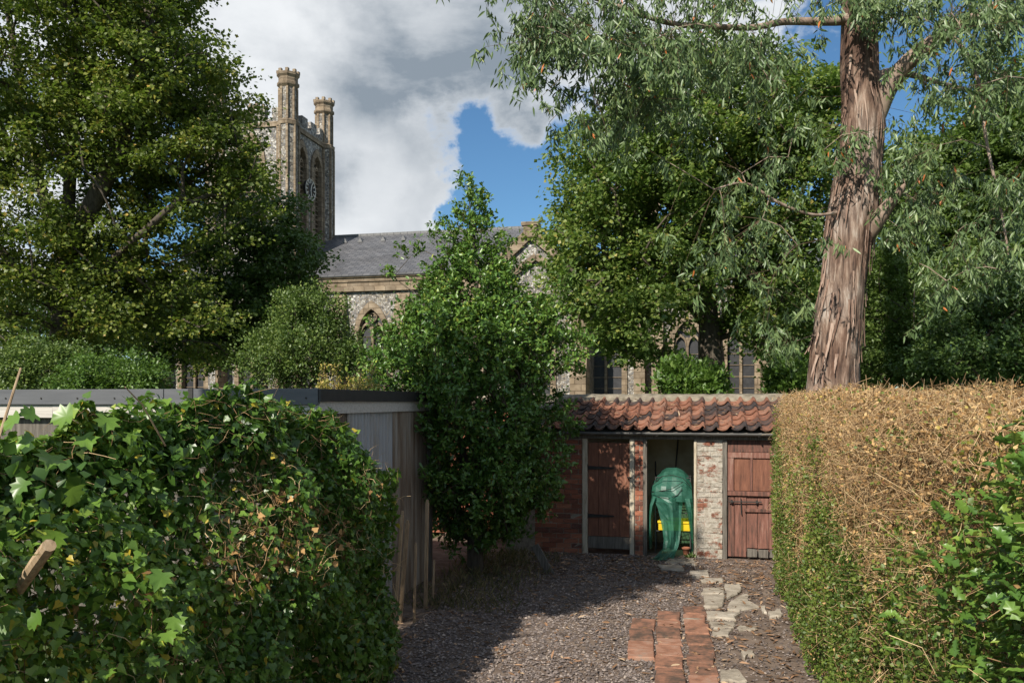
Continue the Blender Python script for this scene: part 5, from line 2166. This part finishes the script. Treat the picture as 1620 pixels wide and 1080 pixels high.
def build_trees():
    # large sycamore rising over the shed
    Y = 22.0
    b = gpt(95, Y)
    tr = [[b, at(100, 560, Y), at(105, 420, Y), at(112, 250, Y), at(120, 60, Y), at(120, -160, Y)],
          [at(104, 430, Y), at(60, 280, Y + .5), at(30, 120, Y + 1), at(0, -60, Y + 1)],
          [at(106, 400, Y), at(190, 240, Y - .6), at(230, 60, Y - 1), at(250, -120, Y - 1)],
          [at(103, 480, Y), at(190, 400, Y - .5), at(290, 310, Y - 1)],
          [at(103, 500, Y), at(20, 420, Y - 1), at(-50, 330, Y - 1.5)]]
    e = [ell(60, 60, Y, 210, 200, 3.8), ell(200, 40, Y, 150, 130, 3.2), ell(250, 120, Y, 115, 100, 2.8), ell(60, 300, Y, 190, 170, 3.6), ell(210, 190, Y, 150, 110, 3.0),
         ell(325, 185, Y, 75, 80, 2.2), ell(60, 470, Y, 170, 120, 3.2), ell(300, 270, Y, 100, 60, 2.0), ell(90, -130, Y, 230, 150, 4), ell(180, 470, Y, 90, 90, 2.4), ell(368, 270, Y, 55, 60, 1.6), ell(170, 370, Y, 90, 45, 2), ell(300, 360, Y, 80, 45, 1.8), ell(400, 310, Y, 42, 40, 1.3), ell(270, 460, Y + 1, 80, 60, 2), ell(330, 540, Y + 1, 70, 60, 2)]
    make_tree('sycamore_tree', 'huge spreading sycamore in full leaf rising behind the flat roofed shed', 'tree', b, tr, e, 660, .50, 266, .108, 'leaf_sycamore', seed=11, tip=.017, trunk_r=.36, gap=.44, shell=.25, flat=.55, spread=.34)
    # darker evergreen between it and the tower foot
    Y = 27.0
    b = gpt(415, Y)
    tr = [[b, at(415, 560, Y), at(418, 450, Y), at(418, 350, Y)], [at(415, 540, Y), at(465, 460, Y), at(472, 410, Y)], [at(415, 560, Y), at(360, 480, Y), at(345, 400, Y)]]
    e = [ell(415, 345, Y, 55, 50, 1.6), ell(452, 415, Y, 50, 62, 1.8), ell(370, 400, Y, 70, 70, 1.8), ell(370, 500, Y, 80, 80, 2.0), ell(440, 480, Y, 60, 70, 2), ell(290, 520, Y, 80, 70, 2)]
    make_tree('evergreen_tree', 'dark evergreen tree standing in front of the church tower foot', 'tree', b, tr, e, 230, .48, 224, .115, 'leaf_dark', seed=12, tip=.016, trunk_r=.2, gap=.42, flat=.6)
    # lighter conical bush before the nave window
    Y = 17.0
    b = gpt(478, Y)
    e = [ell(480, 555, Y, 70, 55, .9), ell(482, 515, Y, 50, 45, .7), ell(500, 485, Y, 30, 26, .5), ell(460, 480, Y, 24, 22, .4), ell(425, 570, Y, 45, 35, .7), ell(542, 565, Y, 24, 40, .5), ell(525, 510, Y, 18, 20, .4)]
    make_tree('conical_bush', 'mid green conical bush in front of the pointed nave window', 'bush', b, [[b, at(478, 560, Y), at(476, 465, Y)]], e, 105, .21, 280, .065, 'leaf_bush', 'plain', seed=13, tip=.008, rise=.9, gap=.2, spread=.42, flat=.9, trunk_r=.06, droop=-.3)
    # bright shrubs just behind the shed
    Y = 13.5
    for k, (px, ys, rx, ry, mt, lab) in enumerate(((185, 590, 85, 38, 'leaf_bright', 'low rounded bright green shrub behind the grey shed fascia'), (75, 575, 70, 48, 'leaf_bush', 'loose green shrub with brownish tips behind the shed roof'))):
        b = gpt(px, Y + k * .9)
        e = [ell(px, ys + 20, Y + k * .9, rx, ry, .7), ell(px - 30, ys, Y + k * .9, rx * .5, ry * .7, .5), ell(px + 25, ys, Y + k * .9, rx * .5, ry * .6, .5)]
        make_tree('garden_shrub', lab, 'shrub', b, [[b, at(px, ys + 20, Y + k * .9)]], e, 75, .22, 280, .06, mt, 'plain', seed=20 + k, tip=.006, rise=.8, gap=.12, flat=.8, trunk_r=.04)
    # sycamore before the chancel
    Y = 20.5
    b = gpt(1125, Y)
    tr = [[b, at(1124, 600, Y), at(1122, 520, Y), at(1118, 430, Y), at(1112, 340, Y), at(1105, 240, Y), at(1095, 130, Y)],
          [at(1123, 520, Y), at(1075, 450, Y), at(1010, 400, Y - .6), at(950, 370, Y - 1)],
          [at(1120, 440, Y), at(1170, 370, Y), at(1200, 270, Y), at(1220, 180, Y)],
          [at(1118, 400, Y), at(1040, 300, Y), at(980, 230, Y)],
          [at(1123, 560, Y), at(1165, 470, Y + .4), at(1172, 400, Y + .5)]]
    e = [ell(1100, 210, Y, 150, 110, 3.0), ell(1200, 190, Y, 110, 90, 2.6), ell(990, 260, Y, 100, 90, 2.6), ell(1060, 320, Y, 140, 80, 2.6), ell(930, 370, Y, 70, 65, 2.0), ell(990, 420, Y, 110, 65, 2.2),
         ell(1000, 500, Y - .5, 70, 50, 1.6), ell(1240, 300, Y, 80, 100, 2.2), ell(1180, 380, Y, 80, 60, 2), ell(1170, 490, Y, 40, 35, 1.2), ell(1090, 110, Y, 70, 30, 1.6), ell(1230, 420, Y, 60, 80, 1.8), ell(925, 445, Y - .5, 50, 50, 1.5), ell(960, 480, Y - .8, 80, 60, 1.6), ell(1020, 540, Y - .8, 60, 36, 1.3), ell(1080, 430, Y - .6, 80, 50, 1.6), ell(1210, 500, Y, 60, 50, 1.5), ell(1280, 200, Y, 60, 90, 2)]
    make_tree('sycamore_tree', 'broad yellowish green sycamore standing in front of the chancel windows', 'tree', b, tr, e, 540, .50, 252, .102, 'leaf_maple', seed=31, tip=.016, trunk_r=.33, gap=.40, flat=.55)
    # bright laurel behind the roof ridge and a small neighbour
    for k, (px, Y, ys, rx, ry, lab) in enumerate(((1095, 15.2, 608, 58, 30, 'bright green laurel bush above the outhouse roof ridge'), (1250, 15.6, 603, 26, 22, 'small green shrub at the foot of the eucalyptus trunk'))):
        b = gpt(px, Y)
        e = [ell(px, ys, Y, rx, ry, .6), ell(px - rx * .3, ys - 6, Y, rx * .5, ry * .9, .4), ell(px, ys + 50, Y, rx, 50, .6)]
        make_tree('laurel_bush', lab, 'shrub', b, [[b, at(px, ys + 10, Y)]], e, 90, .17, 120, .10, 'leaf_bright', 'plain', seed=40 + k, tip=.006, rise=1.0, gap=.1, flat=1.0, trunk_r=.04, droop=-.7)
    # trees on the right behind the clipped hedge
    Y = 27.0
    b = gpt(1590, Y)
    e = [ell(1570, 260, Y, 110, 100, 3), ell(1600, 160, Y, 70, 60, 2), ell(1660, 300, Y, 120, 140, 3), ell(1480, 300, Y, 90, 90, 2.6), ell(1440, 250, Y, 50, 40, 1.6), ell(1520, 420, Y, 130, 90, 3), ell(1420, 380, Y, 70, 80, 2.2)]
    make_tree('broadleaf_tree', 'fresh green broadleaf tree on rising ground behind the eucalyptus', 'tree', b, [[b, at(1590, 560, Y), at(1580, 420, Y), at(1575, 260, Y), at(1580, 170, Y)], [at(1588, 520, Y), at(1500, 400, Y), at(1450, 300, Y)]],
              e, 420, .56, 210, .14, 'leaf_fresh', seed=51, tip=.017, trunk_r=.3, gap=.4, flat=.6)
    Y = 20.0
    b = gpt(1450, Y)
    e = [ell(1430, 480, Y, 80, 80, 1.6), ell(1400, 560, Y, 60, 60, 1.4), ell(1480, 540, Y, 80, 80, 1.6), ell(1410, 420, Y, 50, 50, 1.2)]
    make_tree('leafy_bush', 'yellow green bush just right of the eucalyptus trunk', 'bush', b, [[b, at(1445, 560, Y), at(1430, 450, Y)]], e, 210, .36, 190, .085, 'leaf_fresh', 'plain', seed=52, tip=.010, rise=.8, gap=.22, trunk_r=.1)
    Y = 17.0
    b = gpt(1560, Y)
    e = [ell(1560, 560, Y, 110, 80, 1.5), ell(1640, 520, Y, 100, 100, 1.5), ell(1500, 590, Y, 60, 45, 1.2), ell(1600, 480, Y, 70, 50, 1.2)]
    make_tree('dark_shrub', 'dark green shrub mass above the far top of the clipped hedge', 'shrub', b, [[b, at(1560, 560, Y), at(1570, 490, Y)]], e, 230, .36, 190, .09, 'leaf_dark', 'plain', seed=53, tip=.010, rise=.8, gap=.22, trunk_r=.1)
    # ash beyond the ivy hedge, left of the view: its shade lies on the holly's foot and the ground before the left door
    b = G(-6.4, .4)
    kx, ky = -sd.x / sd.z, -sd.y / sd.z
    e = []
    for sx, sy, z, r, rz in ((.9, 12.0, 7.4, .85, .7), (.65, 10.6, 8.2, .95, .7), (1.5, 11.3, 7.8, .75, .6), (-.2, 10.1, 8.4, .7, .7), (.0, 9.9, 7.7, .6, .5)):
        e.append((sx - kx * z, sy - ky * z, z, r, r, rz))
    make_tree('ash_tree', 'slender ash tree standing beyond the ivy hedge beside the shed', 'tree', b, [[b, b + Vector((.1, .2, 3)), b + Vector((.2, .6, 5.5)), b + Vector((.3, 1.2, 8))]], e, 150, .32, 210, .11, 'leaf_sycamore', seed=71, tip=.012, trunk_r=.16, gap=.3, shell=.1)
    # far trees closing the view under the crowns
    for k, (px, Y, top, hw, lab) in enumerate(((60, 36, 440, 170, 'dark distant tree far behind the big sycamore'), (1330, 33, 420, 110, 'dark tree between the chancel and the eucalyptus'), (1700, 34, 300, 150, 'tall distant tree at the hedge side beyond the eucalyptus'))):
        b = gpt(px, Y)
        mid = (top + 620) / 2
        e = [ell(px, mid, Y, hw, (620 - top) / 2, 2.5), ell(px + hw * .4, mid + 40, Y, hw * .6, (620 - top) / 2.6, 2.2)]
        make_tree('distant_tree', lab, 'tree', b, [[b, at(px, 580, Y), at(px, top + 20, Y)]], e, 190, .85, 140, .2, 'leaf_dark', 'plain', seed=60 + k, tip=.02, gap=.5, trunk_r=.25)


build_trees()


def build_holly():
    """conical holly between shed and outhouse"""
    bx, Y = 752, 11.15
    b = gpt(bx, Y)
    rr = np.random.default_rng(5)

    def inside(P):
        X, Yy = P[:, 0], P[:, 1]
        u = X * CA - Yy * SA
        v = X * SA + Yy * CA
        return ((u < SH_U1 + .10) & (v < SH_V1 + .06) & (P[:, 2] < SH_Z + .06)) | ((v > VO - .06) & (P[:, 2] < 2.0))

    # outline: height against radius, both in metres
    prof = [(.35, .3), (.6, .62), (.9, .95), (1.3, 1.15), (1.8, 1.27), (2.4, 1.40), (2.9, 1.42), (3.3, 1.18), (3.7, .78), (4.0, .52), (4.4, .34), (4.8, .18), (5.1, .08), (5.25, .04)]
    hz, hr = np.array([p[0] for p in prof]), np.array([p[1] for p in prof])
    C = []
    while len(C) < 1000:
        z = rr.uniform(.35, 5.25)
        r = np.interp(z, hz, hr)
        if rr.random() > (r / 1.42) ** 1.15 + .05:
            continue
        an = rr.uniform(0, 2 * math.pi)
        q = r * math.sqrt(rr.uniform(.15, 1.0)) * rr.uniform(.85, 1.12)
        p = np.array([b.x + q * math.cos(an), b.y + q * math.sin(an), z + .1 * (rr.random() - .5)])
        if p[0] > b.x + .80 and z < 3.0 and rr.random() < .72:
            continue
        if C and np.min(np.linalg.norm(np.array(C) - p, axis=1)) < .09:
            continue
        C.append(p)
    # sprays that stand out of the outline
    for px, py in ((622, 438), (650, 405), (690, 372), (668, 395), (705, 350), (770, 340), (790, 372), (800, 385), (585, 560), (600, 585), (690, 435), (770, 400), (735, 300), (737, 283), (745, 325), (725, 335), (905, 570), (910, 590), (880, 460), (820, 420)):
        C.append(np.array(at(px, py, Y + rr.uniform(-.3, .3))))
    C = np.array(C)
    C = C[~inside(C)]
    tr = [[b, at(752, 780, Y), at(750, 640, Y), at(752, 520, Y), at(755, 420, Y), at(748, 350, Y), at(737, 290, Y)], [at(752, 800, Y), at(715, 640, Y - .2), at(690, 500, Y)], [at(752, 760, Y), at(820, 640, Y - .2), at(850, 520, Y)]]
    t = thing('holly_tree', 'glossy conical holly tree between the corrugated shed and the outhouse', 'tree', b)
    chains, P = skeleton(tr, C, .2, 1.1, .0045, .45, seed=5, min_h=.08)
    tm, bm = MB(), MB()
    for i, (pts, r) in enumerate(chains):
        (tm if i == 0 else bm).tube([p - b for p in pts], [x * (1.2 if i == 0 else 1) for x in r], 8 if i == 0 else 4, cap=False)
    tm.build('trunk', 'bark', t, off=(0, 0, 0), smooth=True)
    bm.build('branches', 'bark', t, off=(0, 0, 0), smooth=True)['kind'] = 'stuff'
    # leaves ranged along short shoots that leave each clump upward and outward
    nc, ns, nl = len(C), 6, 17
    axis = np.stack([C[:, 0] - b.x, C[:, 1] - b.y, np.zeros(nc)], 1)
    sdir = norm(norm(axis)[:, None, :].repeat(ns, 1).reshape(-1, 3) * .7 + rr.normal(size=(nc * ns, 3)) * .6 + [0, 0, .65])
    sl = rr.uniform(.12, .28, nc * ns)
    up_ = np.repeat(np.clip((C[:, 2] - 3.6) / 1.2, 0, 1), ns)
    sl = sl * (1 - .35 * up_)
    S0 = np.repeat(C, ns, 0) + rr.normal(size=(nc * ns, 3)) * .05
    t_ = rr.random((nc * ns, nl))
    L = S0[:, None, :] + sdir[:, None, :] * (sl[:, None] * t_)[:, :, None] + rr.normal(size=(nc * ns, nl, 3)) * .018
    L = L.reshape(-1, 3)
    D = np.repeat(sdir, nl, 0) * .5 + rand_dirs(len(L)) * .9
    N2 = np.repeat(sdir, nl, 0) * .5 + rr.normal(size=(len(L), 3)) * .4 + [0, 0, .6]
    k = ~inside(L)
    k &= L[:, 2] > .12
    # thin the leaves out towards the leader
    k &= rr.random(len(L)) > .45 * np.clip((L[:, 2] - 3.4) / 1.3, 0, 1)
    L, D, N2 = L[k], D[k], N2[k]
    n = len(L)
    lv = np.clip(.42 + rr.normal(size=n) * .2 + .15 * vnoise(L, 2.0, 3) + .12 * (L[:, 2] > 2.6), 0, 1)
    me = leaf_mesh('crown', L - np.array(b), D, N2, rr.uniform(.045, .08, n), 'oval6', lv)
    link('crown', me, t, 'leaf_holly')['kind'] = 'stuff'
    k = k.reshape(nc * ns, nl).any(1)
    me = twig_mesh('shoots', S0[k] - np.array(b), (S0 + sdir * sl[:, None])[k] - np.array(b), .0022, .0012)
    link('shoots', me, t, 'twig')['kind'] = 'stuff'
    # dry weeds at its foot along the shed
    n = 2600
    u, v = rng.normal(-2.75, .38, n), rng.uniform(8.6, 12.2, n)
    z = np.zeros(n)
    P = grid_to_world(u, v, z)
    k = ~((u < SH_U1 + .05)) & (u < -1.95)
    P = P[k]
    n = len(P)
    D = rng.normal(size=(n, 3)) * [.55, .55, .2] + [0, 0, .8]
    me = leaf_mesh('dry_grass', P, D, rand_dirs(n), rng.uniform(.04, .17, n), 'blade', None, 1.0)
    tag(link('dry_grass', me, None, 'grass_dry'), 'dry grass and weeds along the foot of the corrugated shed', 'grass', kind='stuff')


build_holly()


def build_eucalyptus():
    Y = 14.0
    ppm = F / Y
    b = gpt(1313, Y)
    t = thing('eucalyptus_tree', 'big eucalyptus with peeling reddish bark leaning over the clipped hedge', 'tree', b)
    bl = np.array(b)

    def limb(spec, nseg, nring, amp, dz=0.0, seed=0.0, ycurve=None):
        """spec rows: px, py, width px, depth offset -> grooved tapered limb"""
        pts = [at(s[0], s[1], Y + (s[3] if len(s) > 3 else 0)) for s in spec]
        rad = [s[2] / 2 / ppm * .86 for s in spec]
        # catmull-rom through the rows
        path, rr_ = [], []
        for i in range(len(pts) - 1):
            p0, p1, p2, p3 = pts[max(0, i - 1)], pts[i], pts[i + 1], pts[min(len(pts) - 1, i + 2)]
            for k in range(nseg):
                q = k / nseg
                path.append(.5 * ((2 * p1) + (p2 - p0) * q + (2 * p0 - 5 * p1 + 4 * p2 - p3) * q * q + (3 * p1 - p0 - 3 * p2 + p3) * q ** 3))
                rr_.append(rad[i] * (1 - q) + rad[i + 1] * q)
        path.append(pts[-1])
        rr_.append(rad[-1])
        V, fs = [], []
        s_ax, along = None, 0.0
        for i, p in enumerate(path):
            d = (path[min(i + 1, len(path) - 1)] - path[max(0, i - 1)]).normalized()
            s = d.cross(Vector((0, 1, 0))).normalized()
            tt = d.cross(s)
            if i:
                along += (path[i] - path[i - 1]).length
            for k in range(nring):
                an = 2 * math.pi * k / nring
                cx_, sx_ = math.cos(an), math.sin(an)
                g = mnoise.noise(Vector((cx_ * 3.2 + seed, sx_ * 3.2, along * .55)))
                g2 = mnoise.noise(Vector((cx_ * 9 + seed, sx_ * 9, along * 1.1 + 5)))
                g3 = mnoise.noise(Vector((cx_ * 1.2 + seed, sx_ * 1.2, along * 1.3 + 9)))
                r = rr_[i] * (1 + amp * (.9 * abs(g) * 1.4 - .3 + .75 * g2 + .7 * g3))
                V.append(p + (s * cx_ + tt * sx_) * r - b)
        for i in range(len(path) - 1):
            for k in range(nring):
                k2 = (k + 1) % nring
                fs.append((i * nring + k, i * nring + k2, (i + 1) * nring + k2, (i + 1) * nring + k))
        return V, fs, path, rr_

    V, fs, tp, trad = limb([(1311, 852, 118), (1313, 760, 98), (1314, 640, 88), (1315, 600, 85), (1325, 520, 80), (1333, 450, 75), (1342, 390, 79), (1349, 335, 84), (1357, 270, 72), (1364, 200, 74), (1361, 140, 66), (1359, 60, 60), (1357, -30, 56), (1350, -160, 48), (1346, -300, 38), (1340, -480, 20)], 12, 64, .13, seed=1.0)
    MB().add(V, fs).build('trunk', 'eucalyptus_bark', t, off=(0, 0, 0), smooth=True)
    limbs = [[(1366, 222, 44), (1384, 185, 38), (1408, 135, 33, -.2), (1448, 88, 29, -.5), (1505, 50, 25, -.8), (1580, 8, 20, -1.2), (1670, -50, 13, -1.6), (1760, -90, 7, -2)],
             [(1362, 380, 46), (1380, 358, 33, -.2), (1402, 330, 24, -.35), (1420, 306, 15, -.5), (1432, 292, 6, -.55)],
             [(1352, 28, 26), (1310, 34, 16, -.1), (1240, 35, 12, -.3), (1190, 44, 11, -.5), (1120, 42, 10, -.7), (1060, 37, 9, -.8), (1000, 18, 8, -1), (940, -2, 6, -1.1), (870, -12, 4, -1.2)],
             [(1362, 150, 26), (1395, 118, 17, .3), (1430, 116, 13, .6), (1480, 130, 10, .9), (1540, 150, 7, 1.2), (1600, 210, 4, 1.3)],
             [(1356, -60, 30), (1290, -110, 20, -.4), (1180, -130, 15, -.8), (1060, -110, 11, -1.2), (940, -70, 7, -1.4), (840, -30, 4, -1.5)],
             [(1505, 50, 9, -.8), (1545, 120, 6, -1.2), (1560, 220, 5, -1.4), (1585, 340, 4, -1.5), (1600, 430, 3, -1.5)],
             [(1352, 330, 8), (1290, 340, 5, -.5), (1230, 320, 6, -.7), (1180, 290, 4, -.8), (1130, 300, 3, -.9)]]
    nodes = list(zip(tp, trad))
    for k, sp in enumerate(limbs):
        V, fs, path, rr_ = limb(sp, 8, 14, .09, seed=3.0 + k)
        MB().add(V, fs).build('limb', 'eucalyptus_limb', t, off=(0, 0, 0), smooth=True)
        nodes += list(zip(path, rr_))
    # curling strips of bark hanging on the trunk
    rr = random.Random(4)
    for k in range(120):
        i = rr.randrange(14, 130)
        p, r = tp[i], trad[i]
        an = rr.uniform(math.pi * .95, math.pi * 2.05)            # the camera side
        n = 8
        L = rr.uniform(.18, .75)
        w = rr.uniform(.02, .065)
        V = []
        curl = rr.uniform(.0, .07)
        drift = rr.uniform(-.25, .25)
        for q in range(n + 1):
            s = q / n
            ii = max(0, i - int(s * L / .055))
            c = tp[ii]
            zz = p.z - s * L
            a2 = an + drift * s * .4
            rad = trad[ii] * 1.05 + .012 + curl * s * s
            ww = w * (1 - .75 * s) * .5 / max(rad, .05)
            for dd, lift in ((-1, .006), (0, .014), (1, .0)):
                aa = a2 + dd * ww
                V.append((c.x + (rad + lift) * math.cos(aa) - b.x, c.y + (rad + lift) * math.sin(aa) - b.y, zz - b.z))
        fs = [(q * 3 + j, q * 3 + j + 1, q * 3 + 4 + j, q * 3 + 3 + j) for q in range(n) for j in (0, 1)]
        MB().add(V, fs).build('bark_strip', 'bark_strip', t, off=(0, 0, 0), smooth=True)
    # hanging sprays: regions in photo pixels with distance, all reached by twigs from the limbs
    regs = [(900, 55, 80, 55, -1.2, .7, 95), (985, 75, 95, 60, -1.0, .7, 100), (850, 75, 38, 55, -1.3, .5, 40), (1080, 85, 110, 50, -.8, .8, 75), (1190, 100, 70, 50, -.5, .8, 55), (960, 190, 75, 55, -.9, .6, 40), (1040, 160, 80, 50, -.8, .6, 55),
            (960, -30, 190, 40, -1.2, .8, 90), (1180, 0, 100, 30, -.6, .6, 45),
            (1190, 300, 70, 80, -.6, .6, 30), (1130, 380, 50, 60, -.7, .5, 14), (1215, 420, 55, 90, -.5, .5, 26), (1265, 220, 45, 60, -.4, .5, 20), (1235, 520, 35, 55, -.4, .5, 14),
            (1440, 260, 60, 60, -.5, .6, 24), (1440, 350, 40, 50, -.6, .4, 25), (1470, 330, 55, 55, -.4, .6, 26), (1345, 230, 30, 30, -.75, .2, 9),
            (1450, 25, 60, 40, -.7, .6, 40), (1530, 70, 80, 70, -1.3, .6, 54), (1590, 120, 60, 80, -1.6, .5, 46), (1500, 150, 70, 60, -.8, .6, 24), (1600, 20, 60, 50, -1.6, .6, 60), (1400, 10, 50, 30, -.5, .4, 28), (1345, 5, 25, 30, -.7, .2, 14),
            (1580, 380, 50, 45, -1.4, .5, 26), (1600, 300, 40, 40, -1.5, .4, 22), (1520, 420, 45, 40, -1.3, .4, 14), (1490, 470, 40, 50, -.8, .4, 10)]
    NP = np.array([tuple(n_[0]) for n_ in nodes])
    C = []
    for px, py, rx, ry, dv, dd, cnt in regs:
        for q in range(cnt):
            x = px + rx * rng.normal() * .62
            y = py + ry * rng.normal() * .62 - 18
            C.append(tuple(at(x, y, Y + dv + rng.normal() * dd)))
    C = np.array(C)
    hs = MB()
    # thin carrying twigs: every ninth spray gets one from the nearest limb, the others hang on it
    car = C[::9]
    chains = []
    order = np.argsort([np.min(np.linalg.norm(NP - c, axis=1)) for c in car])
    pool = NP.copy()
    for i in order:
        c = car[i]
        j = int(np.argmin(np.linalg.norm(pool - c, axis=1) + .5 * np.maximum(0, c[2] - pool[:, 2])))
        a = pool[j]
        ln = np.linalg.norm(c - a)
        n = max(3, int(ln / .25))
        pts = [a + (c - a) * s + np.array([0, 0, .12 * ln * math.sin(math.pi * s)]) + rng.normal(size=3) * .03 * (0 < s < 1) for s in np.linspace(0, 1, n)]
        r0 = .005 + .006 * min(1.5, ln)
        hs.tube([tuple(p - bl) for p in pts], list(np.linspace(r0, .004, n)), 5, cap=False)
        pool = np.vstack([pool, np.array(pts[1:])])
    hs.build('branches', 'eucalyptus_limb', t, off=(0, 0, 0), smooth=True)['kind'] = 'stuff'
    S0, S1 = [], []
    for c in C:
        j = int(np.argmin(np.linalg.norm(pool - c, axis=1)))
        S0.append(pool[j])
        S1.append(c)
    me = twig_mesh('twigs', np.array(S0) - bl, np.array(S1) - bl, .004, .0025)
    link('twigs', me, t, 'twig')['kind'] = 'stuff'
    nc, nl = len(C), 26
    hd = norm(rng.normal(size=(nc, 3)) * [.45, .45, .12] + [0, 0, -.75])
    hl = rng.uniform(.22, .55, nc)
    tt = rng.random((nc, nl))
    L = (C[:, None, :] + hd[:, None, :] * (hl[:, None] * tt)[:, :, None] + rng.normal(size=(nc, nl, 3)) * [.05, .05, .03]).reshape(-1, 3)
    me = twig_mesh('shoots', C - bl, C + hd * hl[:, None] - bl, .0025, .0012)
    link('shoots', me, t, 'twig')['kind'] = 'stuff'
    n = len(L)
    D = rng.normal(size=(n, 3)) * [.5, .5, .3] + [0, 0, -.85]
    N2 = rng.normal(size=(n, 3)) * [1, 1, .3]
    size = rng.uniform(.10, .18, n)
    lv = np.clip(.42 + rng.normal(size=n) * .2 + np.repeat(rng.normal(size=nc) * .09, nl), 0, .955)
    lv = np.where(rng.random(n) < .008, 1.0, lv)
    # the leaves that show largest become parts
    px = CX + F * L[:, 0] / L[:, 1]
    py = YH - F * (L[:, 2] - EYE) / L[:, 1]
    face = np.abs(norm(np.cross(norm(D), N2))[:, 1] * 0 + norm(N2)[:, 1])
    score = size / L[:, 1] * (.4 + face) * (px > 0) * (px < 1620) * (py > 0) * (1 - .75 * (L[:, 1] > 13.6))
    pick = np.argsort(-score)[:295]
    rest = np.ones(n, bool)
    rest[pick] = False
    leaf_objects(t, L[pick], D[pick], N2[pick], size[pick] * 1.1, 'lance', 'leaf_eucalyptus', lv[pick], width=1.15)
    me = leaf_mesh('crown', L[rest] - bl, D[rest], N2[rest], size[rest], 'lance', lv[rest], 1.3)
    link('crown', me, t, 'leaf_eucalyptus')['kind'] = 'stuff'


build_eucalyptus()
bpy.context.view_layer.update()
